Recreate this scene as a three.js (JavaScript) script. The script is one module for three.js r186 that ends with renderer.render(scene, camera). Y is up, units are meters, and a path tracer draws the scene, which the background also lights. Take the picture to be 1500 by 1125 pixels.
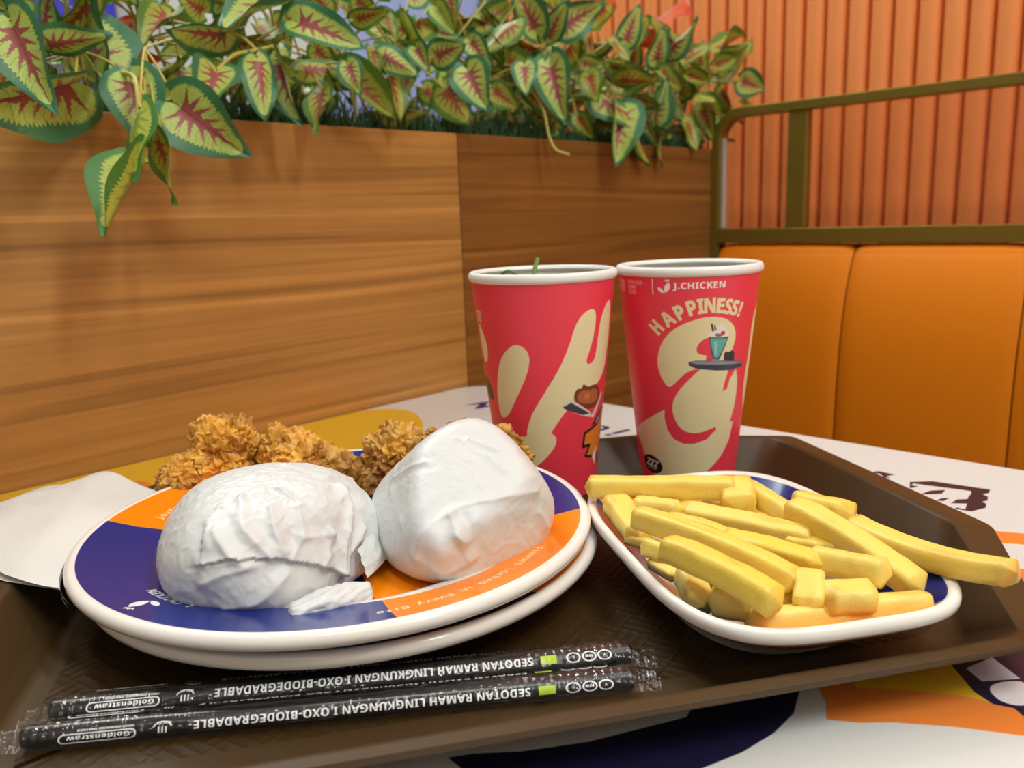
import * as THREE from 'three';
import { RectAreaLightUniformsLib } from 'three/addons/lights/RectAreaLightUniformsLib.js';
import { RoundedBoxGeometry } from 'three/addons/geometries/RoundedBoxGeometry.js';
import { mergeGeometries } from 'three/addons/utils/BufferGeometryUtils.js';
import { ImprovedNoise } from 'three/addons/math/ImprovedNoise.js';

// ---------------------------------------------------------------- camera, light, exposure
RectAreaLightUniformsLib.init();
const scene = new THREE.Scene();
scene.background = new THREE.Color(0x000000);
const TABLE = 0.75, TRAY = TABLE + 0.0035;            // table top, tray floor
const camera = new THREE.PerspectiveCamera(49.58, 1500 / 1125, 0.02, 30);
camera.position.set(0, 0.9241, 0);
camera.rotation.order = 'YXZ';
camera.rotation.set(THREE.MathUtils.degToRad(-11.43), 0, THREE.MathUtils.degToRad(-2.03));
camera.focus = 0.36;
camera.userData.fStop = 13;
const renderer = new THREE.WebGLRenderer({ antialias: true });
renderer.toneMapping = THREE.LinearToneMapping;
renderer.toneMappingExposure = 1.0;
renderer.shadowMap.enabled = true;
const LAMP_COLOR = [0.935, 1.0, 1.0];
// ceiling panels: [a, b, width along b, width along a, radiance] in the booth's own axes
const LAMPS = [
  [0.80, 0.40, 1.2, 0.18, 13], [0.30, 1.30, 1.2, 0.24, 29], [-0.42, 0.62, 1.2, 0.18, 15],
  [0.15, -1.45, 1.2, 0.18, 18], [0.85, -1.9, 1.2, 0.18, 32], [0.3, -3.2, 1.2, 0.3, 10], [-1.8, 1.0, 1.2, 0.3, 4],
];

// ---------------------------------------------------------------- helpers
// The booth is turned by 46 degrees: local x = a (away, along the wood wall), local z = b (away from the wall).
const TURN = THREE.MathUtils.degToRad(46);
const W = (a, y, b) => new THREE.Vector3(a * Math.cos(TURN) + b * Math.sin(TURN), y, -a * Math.sin(TURN) + b * Math.cos(TURN));
let seed = 7;
const rnd = () => { seed = (seed + 0x6d2b79f5) | 0; let t = Math.imul(seed ^ (seed >>> 15), 1 | seed); t = (t + Math.imul(t ^ (t >>> 7), 61 | t)) ^ t; return ((t ^ (t >>> 14)) >>> 0) / 4294967296; };
const rr = (a, b) => a + (b - a) * rnd();
const perlin = new ImprovedNoise();
const N3 = (x, y, z) => perlin.noise(x, y, z);
const clamp = (x, a = 0, b = 1) => Math.min(b, Math.max(a, x));
const smooth = (a, b, x) => { const t = clamp((x - a) / (b - a)); return t * t * (3 - 2 * t); };
const lerp = (a, b, t) => a + (b - a) * t;
const col = (hex) => new THREE.Color(hex);
const used = {};
function numbered(name) { const n = used[name] = (used[name] ?? -1) + 1; return n ? `${name}_${String(n).padStart(3, '0')}` : name; }
function shade(o) { o.castShadow = true; o.receiveShadow = true; return o; }
function tag(o, label, category, group) {
  o.userData.label = label;
  if (category) o.userData.category = category;
  if (group) o.userData.group = group;
  return o;
}
function thing(name, label, category, pos, turn = 0, group) {
  const o = new THREE.Group(); o.name = numbered(name); o.position.copy(pos); o.rotation.y = turn; scene.add(o);
  return tag(o, label, category, group);
}
function part(name, geo, mat, parent, label) {
  const m = shade(new THREE.Mesh(geo, mat)); m.name = name; if (label) m.userData.label = label; parent.add(m); return m;
}
function struct(name, geo, mat, turn = TURN) {
  const m = shade(geo ? new THREE.Mesh(geo, mat) : new THREE.Group()); m.name = name; m.rotation.y = turn; m.userData.kind = 'structure'; scene.add(m); return m;
}
function box(x0, x1, y0, y1, z0, z1) {
  const g = new THREE.BoxGeometry(x1 - x0, y1 - y0, z1 - z0); g.translate((x0 + x1) / 2, (y0 + y1) / 2, (z0 + z1) / 2); return g;
}
function rbox(x0, x1, y0, y1, z0, z1, r = 0.002, s = 2) {
  const g = new RoundedBoxGeometry(x1 - x0, y1 - y0, z1 - z0, s, r); g.translate((x0 + x1) / 2, (y0 + y1) / 2, (z0 + z1) / 2); return g;
}
// a grid of nu x nv points f(u, v) -> [x, y, z]; closedU joins the last column to the first
function grid(nu, nv, f, closedU = false, uvf) {
  const P = [], UV = [], I = [];
  for (let j = 0; j <= nv; j++) for (let i = 0; i <= nu; i++) {
    const u = i / nu, v = j / nv; const p = f(closedU && i === nu ? 0 : u, v); P.push(p[0], p[1], p[2]);
    const t = uvf ? uvf(u, v, p) : [u, v]; UV.push(t[0], t[1]);
  }
  const w = nu + 1;
  for (let j = 0; j < nv; j++) for (let i = 0; i < nu; i++) { const a = j * w + i, b = a + 1, c = a + w, d = c + 1; I.push(a, b, d, a, d, c); }
  const g = new THREE.BufferGeometry();
  g.setAttribute('position', new THREE.Float32BufferAttribute(P, 3)); g.setAttribute('uv', new THREE.Float32BufferAttribute(UV, 2)); g.setIndex(I);
  g.computeVertexNormals();
  if (closedU) {                                       // same normals on both sides of the seam
    const n = g.attributes.normal;
    for (let j = 0; j <= nv; j++) {
      const a = j * w, b = a + nu, x = n.getX(a) + n.getX(b), y = n.getY(a) + n.getY(b), z = n.getZ(a) + n.getZ(b), l = Math.hypot(x, y, z) || 1;
      n.setXYZ(a, x / l, y / l, z / l); n.setXYZ(b, x / l, y / l, z / l);
    }
  }
  return g;
}
function lathe(pts, seg = 96) { return new THREE.LatheGeometry(pts.map((p) => new THREE.Vector2(p[0], p[1])), seg); }
function planarUV(g, size, cx = 0, cz = 0) {
  const p = g.attributes.position, uv = new Float32Array(p.count * 2);
  for (let i = 0; i < p.count; i++) { uv[2 * i] = 0.5 + (p.getX(i) - cx) / size; uv[2 * i + 1] = 0.5 - (p.getZ(i) - cz) / size; }
  g.setAttribute('uv', new THREE.BufferAttribute(uv, 2)); return g;
}
function canvas(w, h, draw, srgb = true) {
  const c = document.createElement('canvas'); c.width = w; c.height = h; draw(c.getContext('2d'), w, h);
  const t = new THREE.CanvasTexture(c); if (srgb) t.colorSpace = THREE.SRGBColorSpace; t.anisotropy = 8; return t;
}
function data(w, h, f, srgb = true, repeat = true) {
  const d = new Uint8Array(w * h * 4);
  for (let y = 0; y < h; y++) for (let x = 0; x < w; x++) { const c = f(x / w, y / h, x, y), o = (y * w + x) * 4; if (typeof c === 'number') { d[o] = d[o + 1] = d[o + 2] = clamp(c) * 255; } else { d[o] = clamp(c[0]) * 255; d[o + 1] = clamp(c[1]) * 255; d[o + 2] = clamp(c[2]) * 255; } d[o + 3] = 255; }
  const t = new THREE.DataTexture(d, w, h); t.magFilter = THREE.LinearFilter; t.minFilter = THREE.LinearMipmapLinearFilter; t.generateMipmaps = true;
  if (srgb) t.colorSpace = THREE.SRGBColorSpace; if (repeat) t.wrapS = t.wrapT = THREE.RepeatWrapping; t.needsUpdate = true; return t;
}
const std = (o) => new THREE.MeshStandardMaterial(o);
const phy = (o) => new THREE.MeshPhysicalMaterial(o);
function blob(ctx, pts, fill, closed = true) {          // smooth closed outline through points
  ctx.beginPath(); const n = pts.length, mid = (a, b) => [(a[0] + b[0]) / 2, (a[1] + b[1]) / 2];
  let m = mid(pts[n - 1], pts[0]); ctx.moveTo(m[0], m[1]);
  for (let i = 0; i < n; i++) { m = mid(pts[i], pts[(i + 1) % n]); ctx.quadraticCurveTo(pts[i][0], pts[i][1], m[0], m[1]); }
  if (fill) { ctx.fillStyle = fill; ctx.fill(); }
}
function poly(ctx, pts, fill) { ctx.beginPath(); pts.forEach((p, i) => (i ? ctx.lineTo(p[0], p[1]) : ctx.moveTo(p[0], p[1]))); ctx.closePath(); if (fill) { ctx.fillStyle = fill; ctx.fill(); } }
function arcText(ctx, text, cx, cy, r, start, step) {   // tops outward, clockwise
  for (let i = 0; i < text.length; i++) { ctx.save(); ctx.translate(cx, cy); ctx.rotate(start + i * step); ctx.fillText(text[i], 0, -r); ctx.restore(); }
}
// crumpled-paper and fine-grain height maps
const paperBump = data(512, 512, (u, v) => { let s = 0; for (const [f, a] of [[6, 0.5], [13, 0.3], [29, 0.2]]) s += a * Math.abs(N3(u * f, v * f, f)); return 1 - 1.6 * s; }, false);
const grainBump = data(256, 256, (u, v) => 0.5 + 0.5 * N3(u * 60, v * 60, 3) * 0.7 + 0.2 * N3(u * 130, v * 130, 5), false);

// ---------------------------------------------------------------- the setting
const WALL_B = -0.6323, WALL_TOP = 1.0065, BENCH_A = 1.087, FLUTE_A = 1.237;
const plaster = std({ color: new THREE.Color().setRGB(0.66, 0.62, 0.55), roughness: 0.9 });
const RX0 = -2.6, RX1 = 1.26, RZ0 = -4.2, RZ1 = 2.2, RH = 2.75;
{
  const tiles = canvas(1024, 1024, (c) => { c.fillStyle = '#8a8177'; c.fillRect(0, 0, 1024, 1024); for (let i = 0; i < 4000; i++) { c.fillStyle = `rgba(${rnd() < 0.5 ? '60,50,44' : '190,182,172'},${0.05 + rnd() * 0.1})`; c.fillRect(rnd() * 1024, rnd() * 1024, 2 + rnd() * 5, 2 + rnd() * 5); } });
  tiles.wrapS = tiles.wrapT = THREE.RepeatWrapping; tiles.repeat.set(5, 6);
  struct('floor', box(RX0, RX1, -0.1, 0, RZ0, RZ1), std({ map: tiles, roughness: 0.45 }));
  struct('ceiling', box(RX0, RX1, RH, RH + 0.1, RZ0, RZ1), std({ color: new THREE.Color().setRGB(0.84, 0.82, 0.78), roughness: 0.95 }));
  struct('wall_far', box(RX0 - 0.1, RX1 + 0.1, -0.1, RH + 0.1, RZ0 - 0.1, RZ0), plaster);
  struct('wall_near', box(RX0 - 0.1, RX1 + 0.1, -0.1, RH + 0.1, RZ1, RZ1 + 0.1), plaster);
  struct('wall_front', box(RX0 - 0.1, RX0, -0.1, RH + 0.1, RZ0, RZ1), plaster);
  // the back wall with its orange fluted cladding, each flute a slat
  const back = struct('wall_back', box(RX1, RX1 + 0.1, -0.1, RH + 0.1, RZ0, RZ1), plaster);
  const pitch = 0.0312, prof = [];
  for (let i = 0; i <= 14; i++) { const t = -Math.cos(i / 14 * Math.PI); prof.push([t * (pitch / 2 - 0.0002), 0.0155 * Math.pow(1 - Math.pow(Math.abs(t), 2), 0.6)]); }
  const sh = new THREE.Shape(); sh.moveTo(prof[0][0], -0.006); for (const p of prof) sh.lineTo(p[0], p[1]); sh.lineTo(prof[14][0], -0.006);
  const sg = new THREE.ExtrudeGeometry(sh, { depth: RH, bevelEnabled: false, curveSegments: 1 }); sg.rotateX(-Math.PI / 2); sg.rotateY(Math.PI / 2);
  const p = sg.attributes.position; // shape x -> along b, shape y -> towards the room (-a)
  sg.computeVertexNormals();
  const flute = std({ color: new THREE.Color().setRGB(0.90, 0.285, 0.07), roughness: 0.5 });
  for (let i = 0; i < 88; i++) {
    const m = part(i ? `slat_${String(i).padStart(3, '0')}` : 'slat', sg, flute, back); m.position.set(FLUTE_A, 0, -1.15 + i * pitch);
  }
  struct('trim_1', box(FLUTE_A - 0.004, RX1, 0, RH, -1.19, -1.166), std({ color: col('#5a2a12'), roughness: 0.6 }));
}
// wood-laminate partition beside the table: a core, boards with a joint between them, a top strip
const woodMap = data(2048, 1024, (u, v) => {
  const w = N3(u * 1.5, v * 4, 1.5) * 0.035;
  let g = 0.26 * N3(u * 2.2, (v + w) * 12, 2.5) + 0.3 * N3(u * 3.0, (v + w) * 40, 7.5) + 0.3 * N3(u * 5, (v + w) * 95, 9.5) + 0.16 * N3(u * 14, v * 230, 4.5) + 0.14 * N3(u * 5.5, v * 2.2, 8.1);
  const dark = smooth(0.25, 0.6, N3(u * 1.3, (v + w) * 16, 21.5)) * 0.22 + smooth(0.3, 0.55, N3(u * 2.1, (v + w) * 52, 31.5)) * 0.3;
  const light = smooth(0.3, 0.6, N3(u * 1.1, (v + w) * 34, 41.5)) * 0.35;
  let k = clamp(0.5 + g * 0.55 + light - dark);
  k = 0.5 + (k - 0.5) * 0.8; return [lerp(0.52, 0.84, k), lerp(0.36, 0.615, k), lerp(0.16, 0.33, k)];
});
{
  const woodM = (rx, oy, tone = 0xffffff) => { const t = woodMap.clone(); t.repeat.set(1 / 0.9, 1 / 0.30); t.offset.set(rx, oy); t.needsUpdate = true; return std({ map: t, roughness: 0.42, color: tone }); };
  const wall = struct('wall_left', box(-1.2, 1.087, 0, WALL_TOP - 0.004, WALL_B - 0.17, WALL_B - 0.008), std({ color: col('#3b2414'), roughness: 0.8 }));
  const uvBox = (g) => { const q = g.attributes.position, uv = g.attributes.uv; for (let i = 0; i < q.count; i++) uv.setXY(i, q.getX(i), q.getY(i)); return g; };
  const m1 = woodM(0.1, 0.03), m2 = woodM(0.63, 0.38), m3 = woodM(0.35, 0.77, 0xbfb09b);
  [[-1.2, -0.31, 0, WALL_TOP, m2], [-0.309, 0.5885, 0, WALL_TOP, m1], [0.5895, 1.0865, 0, WALL_TOP, m3]].forEach(([a0, a1, y0, y1, m], i) =>
    part(i ? `panel_00${i}` : 'panel', uvBox(rbox(a0, a1, y0, y1, WALL_B - 0.012, WALL_B, 0.0012)), m, wall));
}

// ---------------------------------------------------------------- ceiling lamps
const lampFrameM = std({ color: 0xd8d4cc, roughness: 0.5, metalness: 0.2 });
const lampGlowM = std({ color: 0xffffff, emissive: new THREE.Color().setRGB(...LAMP_COLOR), emissiveIntensity: 1.5 });
const lampWhere = ['above the table end', 'above the orange bench', 'above the near bench', 'beyond the wood wall', 'beyond the wood wall, nearer the room middle', 'by the far wall', 'by the front wall'];
LAMPS.forEach(([a, b, wb, wa, L], i) => {
  const t = thing('ceiling_light', `white slim ceiling light panel ${lampWhere[i]}`, 'light', W(a, RH, b), TURN, 'ceiling light panels');
  part('frame', rbox(-wa / 2 - 0.015, wa / 2 + 0.015, -0.03, 0, -wb / 2 - 0.015, wb / 2 + 0.015, 0.004), lampFrameM, t);
  part('diffuser', box(-wa / 2, wa / 2, -0.033, -0.0305, -wb / 2, wb / 2), lampGlowM, t);
  const l = new THREE.RectAreaLight(new THREE.Color().setRGB(...LAMP_COLOR), L, wb, wa);
  l.position.copy(W(a, RH - 0.036, b)); l.rotation.order = 'YXZ'; l.rotation.set(-Math.PI / 2, TURN + Math.PI / 2, 0); scene.add(l);
});

// ---------------------------------------------------------------- the orange bench and the screen above it
const leather = phy({ color: new THREE.Color().setRGB(0.76, 0.205, 0.003), roughness: 0.55, specularIntensity: 0.4, bumpMap: grainBump, bumpScale: 0.00015 });
const brass = std({ color: new THREE.Color().setRGB(0.24, 0.17, 0.025), roughness: 0.34, metalness: 0.55 });
{
  const t = thing('booth_bench', 'orange leather booth bench with a channelled backrest behind the table', 'bench', W(BENCH_A, 0, 0), TURN);
  part('base', rbox(-0.42, 0.06, 0, 0.34, -0.63, 0.95, 0.004), std({ color: col('#3a2415'), roughness: 0.6 }), t);
  part('seat', rbox(-0.45, -0.03, 0.34, 0.45, -0.618, 0.95, 0.03, 5), std({ color: new THREE.Color().setRGB(0.05, 0.022, 0.01), roughness: 0.6 }), t, 'dark brown seat cushion');
  part('back_shell', rbox(0.0, 0.05, 0.34, 0.872, -0.631, 0.95, 0.003), std({ color: col('#4a2a14'), roughness: 0.7 }), t);
  const edges = [-0.617, -0.4245, -0.2265, -0.0275, 0.1715, 0.3705, 0.5695, 0.7685, 0.95];
  for (let i = 0; i < edges.length - 1; i++) {
    const b0 = edges[i] + 0.0008, b1 = edges[i + 1] - 0.0008, y0 = 0.43, y1 = 0.8745, th = 0.016;
    const g = grid(28, 64, (u, v) => {                 // front skin, wrapped over the top to the shell
      const s = v * 1.16;                              // 0..1 up the front, then over the top
      const puff = Math.pow(1 - Math.pow(Math.abs(2 * u - 1), 7), 0.5);
      let y, x;
      if (s < 0.94) { y = lerp(y0, y1 - 0.018, s / 0.94); x = -th; } else { const q = clamp((s - 0.94) / 0.22) * Math.PI / 2; y = y1 - 0.018 + 0.018 * Math.sin(q); x = -th + th * (1 - Math.cos(q)); }
      const dn = Math.max(0, y1 - 0.012 - y), lean = -0.042 * (1 - Math.exp(-dn / 0.075));
      return [x * (0.72 + 0.28 * puff) + lean * Math.min(1, -x / th), y - (1 - puff) * 0.006 * smooth(0.8, 1, v), lerp(b0, b1, u)];
    }, false, (u, v) => [u * 2, v * 4]);
    part(i ? `back_channel_00${i}` : 'back_channel', g, leather, t);
  }

  const s = thing('glass_screen', 'olive brass framed glass screen standing on the orange bench back', 'screen', W(BENCH_A, 0, 0), TURN);
  // frame: one strip round the outline with a rounded corner
  const B0 = -0.631, B1 = 0.95, Y0 = 0.34, Y1 = 1.0575, R = 0.042, w = 0.0105;
  const o = new THREE.Shape(); o.moveTo(B0, Y0); o.lineTo(B0, Y1 - R); o.absarc(B0 + R, Y1 - R, R, Math.PI, Math.PI / 2, true); o.lineTo(B1 - R, Y1); o.absarc(B1 - R, Y1 - R, R, Math.PI / 2, 0, true); o.lineTo(B1, Y0);
  o.lineTo(B1 - w, Y0); o.lineTo(B1 - w, Y1 - R); o.absarc(B1 - R, Y1 - R, R - w, 0, Math.PI / 2, false); o.lineTo(B0 + R, Y1 - w); o.absarc(B0 + R, Y1 - R, R - w, Math.PI / 2, Math.PI, false); o.lineTo(B0 + w, Y0); o.closePath();
  const ex = (sh, d, x0) => { const g = new THREE.ExtrudeGeometry(sh, { depth: d - 0.002, bevelEnabled: true, bevelSize: 0.001, bevelThickness: 0.001, bevelSegments: 2, curveSegments: 10 }); g.rotateY(-Math.PI / 2); g.translate(x0 + d - 0.001, 0, 0); return g; };
  part('frame', ex(o, 0.022, -0.011), brass, s);       // shape x -> local z
  part('rail', rbox(-0.012, 0.012, 0.8755, 0.8955, B0 + w, B1 - w, 0.0015), brass, s);
  [-0.520, 0.145, 0.62].forEach((b, i) => part(i ? `mullion_00${i}` : 'mullion', rbox(-0.0085, 0.0085, 0.8956, 1.0468, b, b + 0.0255, 0.0015), brass, s));
  const streak = data(512, 512, (u, v) => 0.5 + 0.5 * N3(u * 3, v * 90, 2.2) + 0.25 * N3(u * 8, v * 200, 6.1), false);
  const glass = phy({ color: new THREE.Color().setRGB(0.88, 0.76, 0.70), roughness: 0.06, transmission: 1, thickness: 0, bumpMap: streak, bumpScale: 0.0006 });
  [[B0 + w + 0.006, -0.521], [-0.4935, 0.144], [0.1715, 0.619], [0.6465, B1 - w - 0.001]].forEach(([b0, b1], i) => {
    const g = new THREE.PlaneGeometry(b1 - b0, 0.151); g.rotateY(-Math.PI / 2); g.translate(0, 0.9712, (b0 + b1) / 2); const m = part(i ? `glass_pane_00${i}` : 'glass_pane', g, glass, s);
  });
  part('gasket', rbox(-0.004, 0.004, 0.896, 1.02, B0 + w, B0 + w + 0.0055, 0.001), std({ color: col('#b9aca0'), roughness: 0.5 }), s);
}

// ---------------------------------------------------------------- beyond the wood wall
{
  const banner = thing('blue_panel', 'deep blue panel with a dark lower edge seen past the leaves at far left', 'panel', W(0.5, 1.575, -3.0), TURN);
  part('board', rbox(-0.75, 0.75, 0, 0.6, -0.02, 0.02, 0.006), std({ color: new THREE.Color().setRGB(0.035, 0.025, 0.42), roughness: 0.5 }), banner);
  part('lower_edge', rbox(-0.75, 0.75, -0.03, 0, -0.024, 0.024, 0.004), std({ color: col('#15122a'), roughness: 0.5 }), banner);
  part('leg', rbox(-0.74, -0.7, -1.575, -0.03, -0.02, 0.02, 0.004), std({ color: col('#15122a'), roughness: 0.5 }), banner);
  part('leg', rbox(0.7, 0.74, -1.575, -0.03, -0.02, 0.02, 0.004), std({ color: col('#15122a'), roughness: 0.5 }), banner);
  const counter = thing('white_cabinet', 'white cabinet standing behind the blue panel beyond the leaves', 'cabinet', W(0.5, 0, -3.35), TURN);
  part('body', rbox(-0.9, 0.7, 0, 1.55, -0.25, 0.15, 0.01), std({ color: col('#d9d6dc'), roughness: 0.5 }), counter);
  part('top', rbox(-0.92, 0.72, 1.55, 1.58, -0.27, 0.17, 0.005), std({ color: col('#e6e4ea'), roughness: 0.4 }), counter);
  // pale blue cloth hanging on the wall behind the plants
  const cl = grid(60, 24, (u, v) => [-0.02 * Math.abs(Math.sin(u * 16 + v * 1.5)) - 0.004, 1.04 + v * 0.55 + 0.015 * Math.sin(u * 9), lerp(-0.3, 0.29, u)]);
  const cloth = shade(new THREE.Mesh(cl, std({ color: new THREE.Color().setRGB(0.36, 0.4, 0.68), roughness: 0.85, side: THREE.DoubleSide })));
  cloth.name = 'hanging_cloth'; cloth.position.copy(W(RX1 - 0.03, 0, -1.49)); cloth.rotation.y = TURN; scene.add(cloth);
  tag(cloth, 'pale lavender blue cloth hanging in folds behind the leaves', 'cloth');
}

// ---------------------------------------------------------------- table
{
  const A0 = -0.06, A1 = 0.602, B0 = WALL_B + 0.0025, B1 = 0.55;
  const t = thing('dining_table', 'white restaurant table printed with yellow, orange and navy graphics', 'table', W(0, 0, 0), TURN);
  const S = A1 - B0 > 0 ? 0.662 : 1, PX = 2048 / S;
  const top = canvas(2048, 2048, (c) => {
    c.fillStyle = '#d6d6d0'; c.fillRect(0, 0, 2048, 2048);
    const k = PX / 1000, q = (pts) => pts.map(([a, b]) => [(a + 60) * k, (b + 632.3) * k]);
    const Y = '#e3b628', O = '#ea8436', NV = '#1a1836', PU = '#33206e';
    poly(c, q([[-60, -640], [425, -640], [440, -634], [458, -626], [471, -612], [475, -596], [470, -576], [455, -550], [430, -520], [380, -480], [200, -480], [-60, -520]]), Y);
    poly(c, q([[130, -600], [206, -597], [222, -580], [224, -570], [215, -560], [170, -540], [100, -560]]), O);
    // lettering by the wall corner, read from the other side
    const word = (s, a, b, size, rot, fill) => { c.save(); const [x, y] = q([[a, b]])[0]; c.translate(x, y); c.rotate(rot); c.font = `bold ${size * k}px sans-serif`; c.textAlign = 'center'; c.textBaseline = 'middle'; c.fillStyle = fill; c.fillText(s, 0, 0); c.restore(); };
    poly(c, q([[518, -566], [540, -563], [545, -557], [531, -549], [538, -541], [519, -545], [517, -549], [532, -557]]), PU);
    word('e', 530, -520, 26, -1.45, PU); word('n', 530, -500, 26, -1.45, PU); word('o', 524, -412, 34, -1.4, PU); word('i', 526, -390, 34, -1.4, PU); word('j', 526, -372, 34, -1.4, PU);
    // black 3-D letters on the right
    for (const p of [[[535.5, -169.5], [545.3, -159.3], [549.1, -127.4], [541.6, -126.1], [539.4, -135.4], [533.6, -166.9], [529.3, -166.4], [529.5, -162.4], [522.7, -165.2]],
      [[540.1, -135.6], [542.1, -126.0], [537.5, -128.5], [534.4, -124.7], [527.0, -123.2], [523.0, -125.0], [521.0, -122.2], [513.6, -120.6], [502.2, -125.0], [501.3, -133.7], [504.3, -133.0], [503.7, -128.6], [514.5, -130.5], [509.6, -137.9], [518.6, -137.1], [523.0, -132.7], [529.3, -133.5], [534.4, -133.7]],
      [[515.7, -156.6], [525.6, -154.2], [532.5, -147.8], [523.9, -147.2], [518.8, -152.1]], [[508.5, -145.7], [515.0, -145.0], [518.8, -141.4], [511.2, -142.3]],
      [[543.0, -194.6], [546.0, -192.7], [544.9, -181.9], [538.4, -185.0], [535.9, -181.7], [534.6, -184.8], [541.1, -190.3], [539.7, -192.8]]]) poly(c, q(p), '#231a2c');
    // orange stripes beside the tray
    poly(c, q([[440, -180], [479, -106], [484, -94], [489, -70], [490, 20], [474, 20], [471, -80], [466, -94], [425, -160]]), O);
    poly(c, q([[400, -120], [434, -86], [436, -60], [420, -60], [416, -84]]), O);
    // navy, orange and yellow shapes near the front edge
    poly(c, q([[157, -178], [158, -188], [165, -183], [176, -172], [195, -158], [228, -141], [300, -160], [300, -130], [267, -118], [254, -114], [239, -114], [223, -117], [206, -123], [180, -140], [160, -165]]), NV);
    poly(c, q([[330, -140], [277, -116], [267, -108], [258, -104], [263, -95], [271, -86], [282, -69], [291, -51], [299, -30], [312, -30], [306, -59], [303, -75], [294, -89], [290, -97], [300, -110]]), O);
    poly(c, q([[345, -100], [321, -80], [308, -70], [305, -66], [302, -75], [294, -89], [284, -104], [305, -118]]), Y);
    c.lineWidth = 7 * k; c.strokeStyle = NV; c.lineJoin = 'round'; c.lineCap = 'round';
    poly(c, q([[345, -100], [321, -82], [308, -71], [304, -64], [306, -58], [299, -50], [300, -30], [360, -20], [380, -80]]), NV);
    poly(c, q([[323, -78], [338, -73], [328, -61], [317, -71]]), '#cfd0dc'); blob(c, q([[314, -69], [323, -65], [328, -58], [311, -53], [306, -62]]), '#e9e2e2');
    blob(c, q([[304, -55], [310, -50], [306, -40], [300, -45]]), '#cfd0dc');
    for (let i = 0; i < 260; i++) { c.strokeStyle = `rgba(255,255,255,${0.03 + rnd() * 0.05})`; c.lineWidth = 1; c.beginPath(); const x = rnd() * 2048, y = rnd() * 2048; c.moveTo(x, y); c.lineTo(x + rr(-60, 60), y + rr(-60, 60)); c.stroke(); }
  });
  const sh = new THREE.Shape(), r = 0.035, m = 0;
  const aw = [[A0, B0], [A1, B0], [A1, B1], [A0, B1]];
  sh.moveTo(A0 + r, B0); sh.lineTo(A1 - r, B0); sh.absarc(A1 - r, B0 + r, r, -Math.PI / 2, 0, false); sh.lineTo(A1, B1 - r); sh.absarc(A1 - r, B1 - r, r, 0, Math.PI / 2, false); sh.lineTo(A0 + r, B1); sh.absarc(A0 + r, B1 - r, r, Math.PI / 2, Math.PI, false); sh.lineTo(A0, B0 + r); sh.absarc(A0 + r, B0 + r, r, Math.PI, 1.5 * Math.PI, false);
  const slab = new THREE.ExtrudeGeometry(sh, { depth: 0.024, bevelEnabled: true, bevelSize: 0.0015, bevelThickness: 0.0015, bevelOffset: -0.0015, bevelSegments: 2, curveSegments: 12 }); slab.rotateX(Math.PI / 2); slab.translate(0, TABLE - 0.0025, 0);
  part('edge', slab, std({ color: col('#5b4632'), roughness: 0.5 }), t);
  const face = new THREE.ShapeGeometry(sh, 12); face.rotateX(Math.PI / 2); face.scale(1, 1, 1);
  { const p = face.attributes.position, uv = face.attributes.uv, n = face.attributes.normal; for (let i = 0; i < p.count; i++) { uv.setXY(i, (p.getX(i) - A0) / S, 1 - (p.getZ(i) + 0.6323) / S); n.setXYZ(i, 0, 1, 0); } const id = face.index.array; for (let i = 0; i < id.length; i += 3) { const x = id[i]; id[i] = id[i + 1]; id[i + 1] = x; } }
  face.translate(0, TABLE, 0);
  { // give the printed sheet its thickness
    const skirt = new THREE.ExtrudeGeometry(sh, { depth: 0.0012, bevelEnabled: false, curveSegments: 12 }); skirt.rotateX(Math.PI / 2); skirt.translate(0, TABLE - 0.0001, 0);
    part('laminate_edge', skirt, std({ color: col('#e4ddd2'), roughness: 0.4 }), t);
  }
  part('tabletop', face, phy({ map: top, roughness: 0.32, clearcoat: 0.15, clearcoatRoughness: 0.25 }), t, 'printed white tabletop');
  const ped = std({ color: col('#2a2420'), roughness: 0.5, metalness: 0.5 });
  part('column', new THREE.CylinderGeometry(0.038, 0.038, 0.7, 24).translate(0.27, 0.37, -0.05), ped, t);
  part('foot', new THREE.CylinderGeometry(0.2, 0.24, 0.025, 40).translate(0.27, 0.0127, -0.05), ped, t);
}

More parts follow.
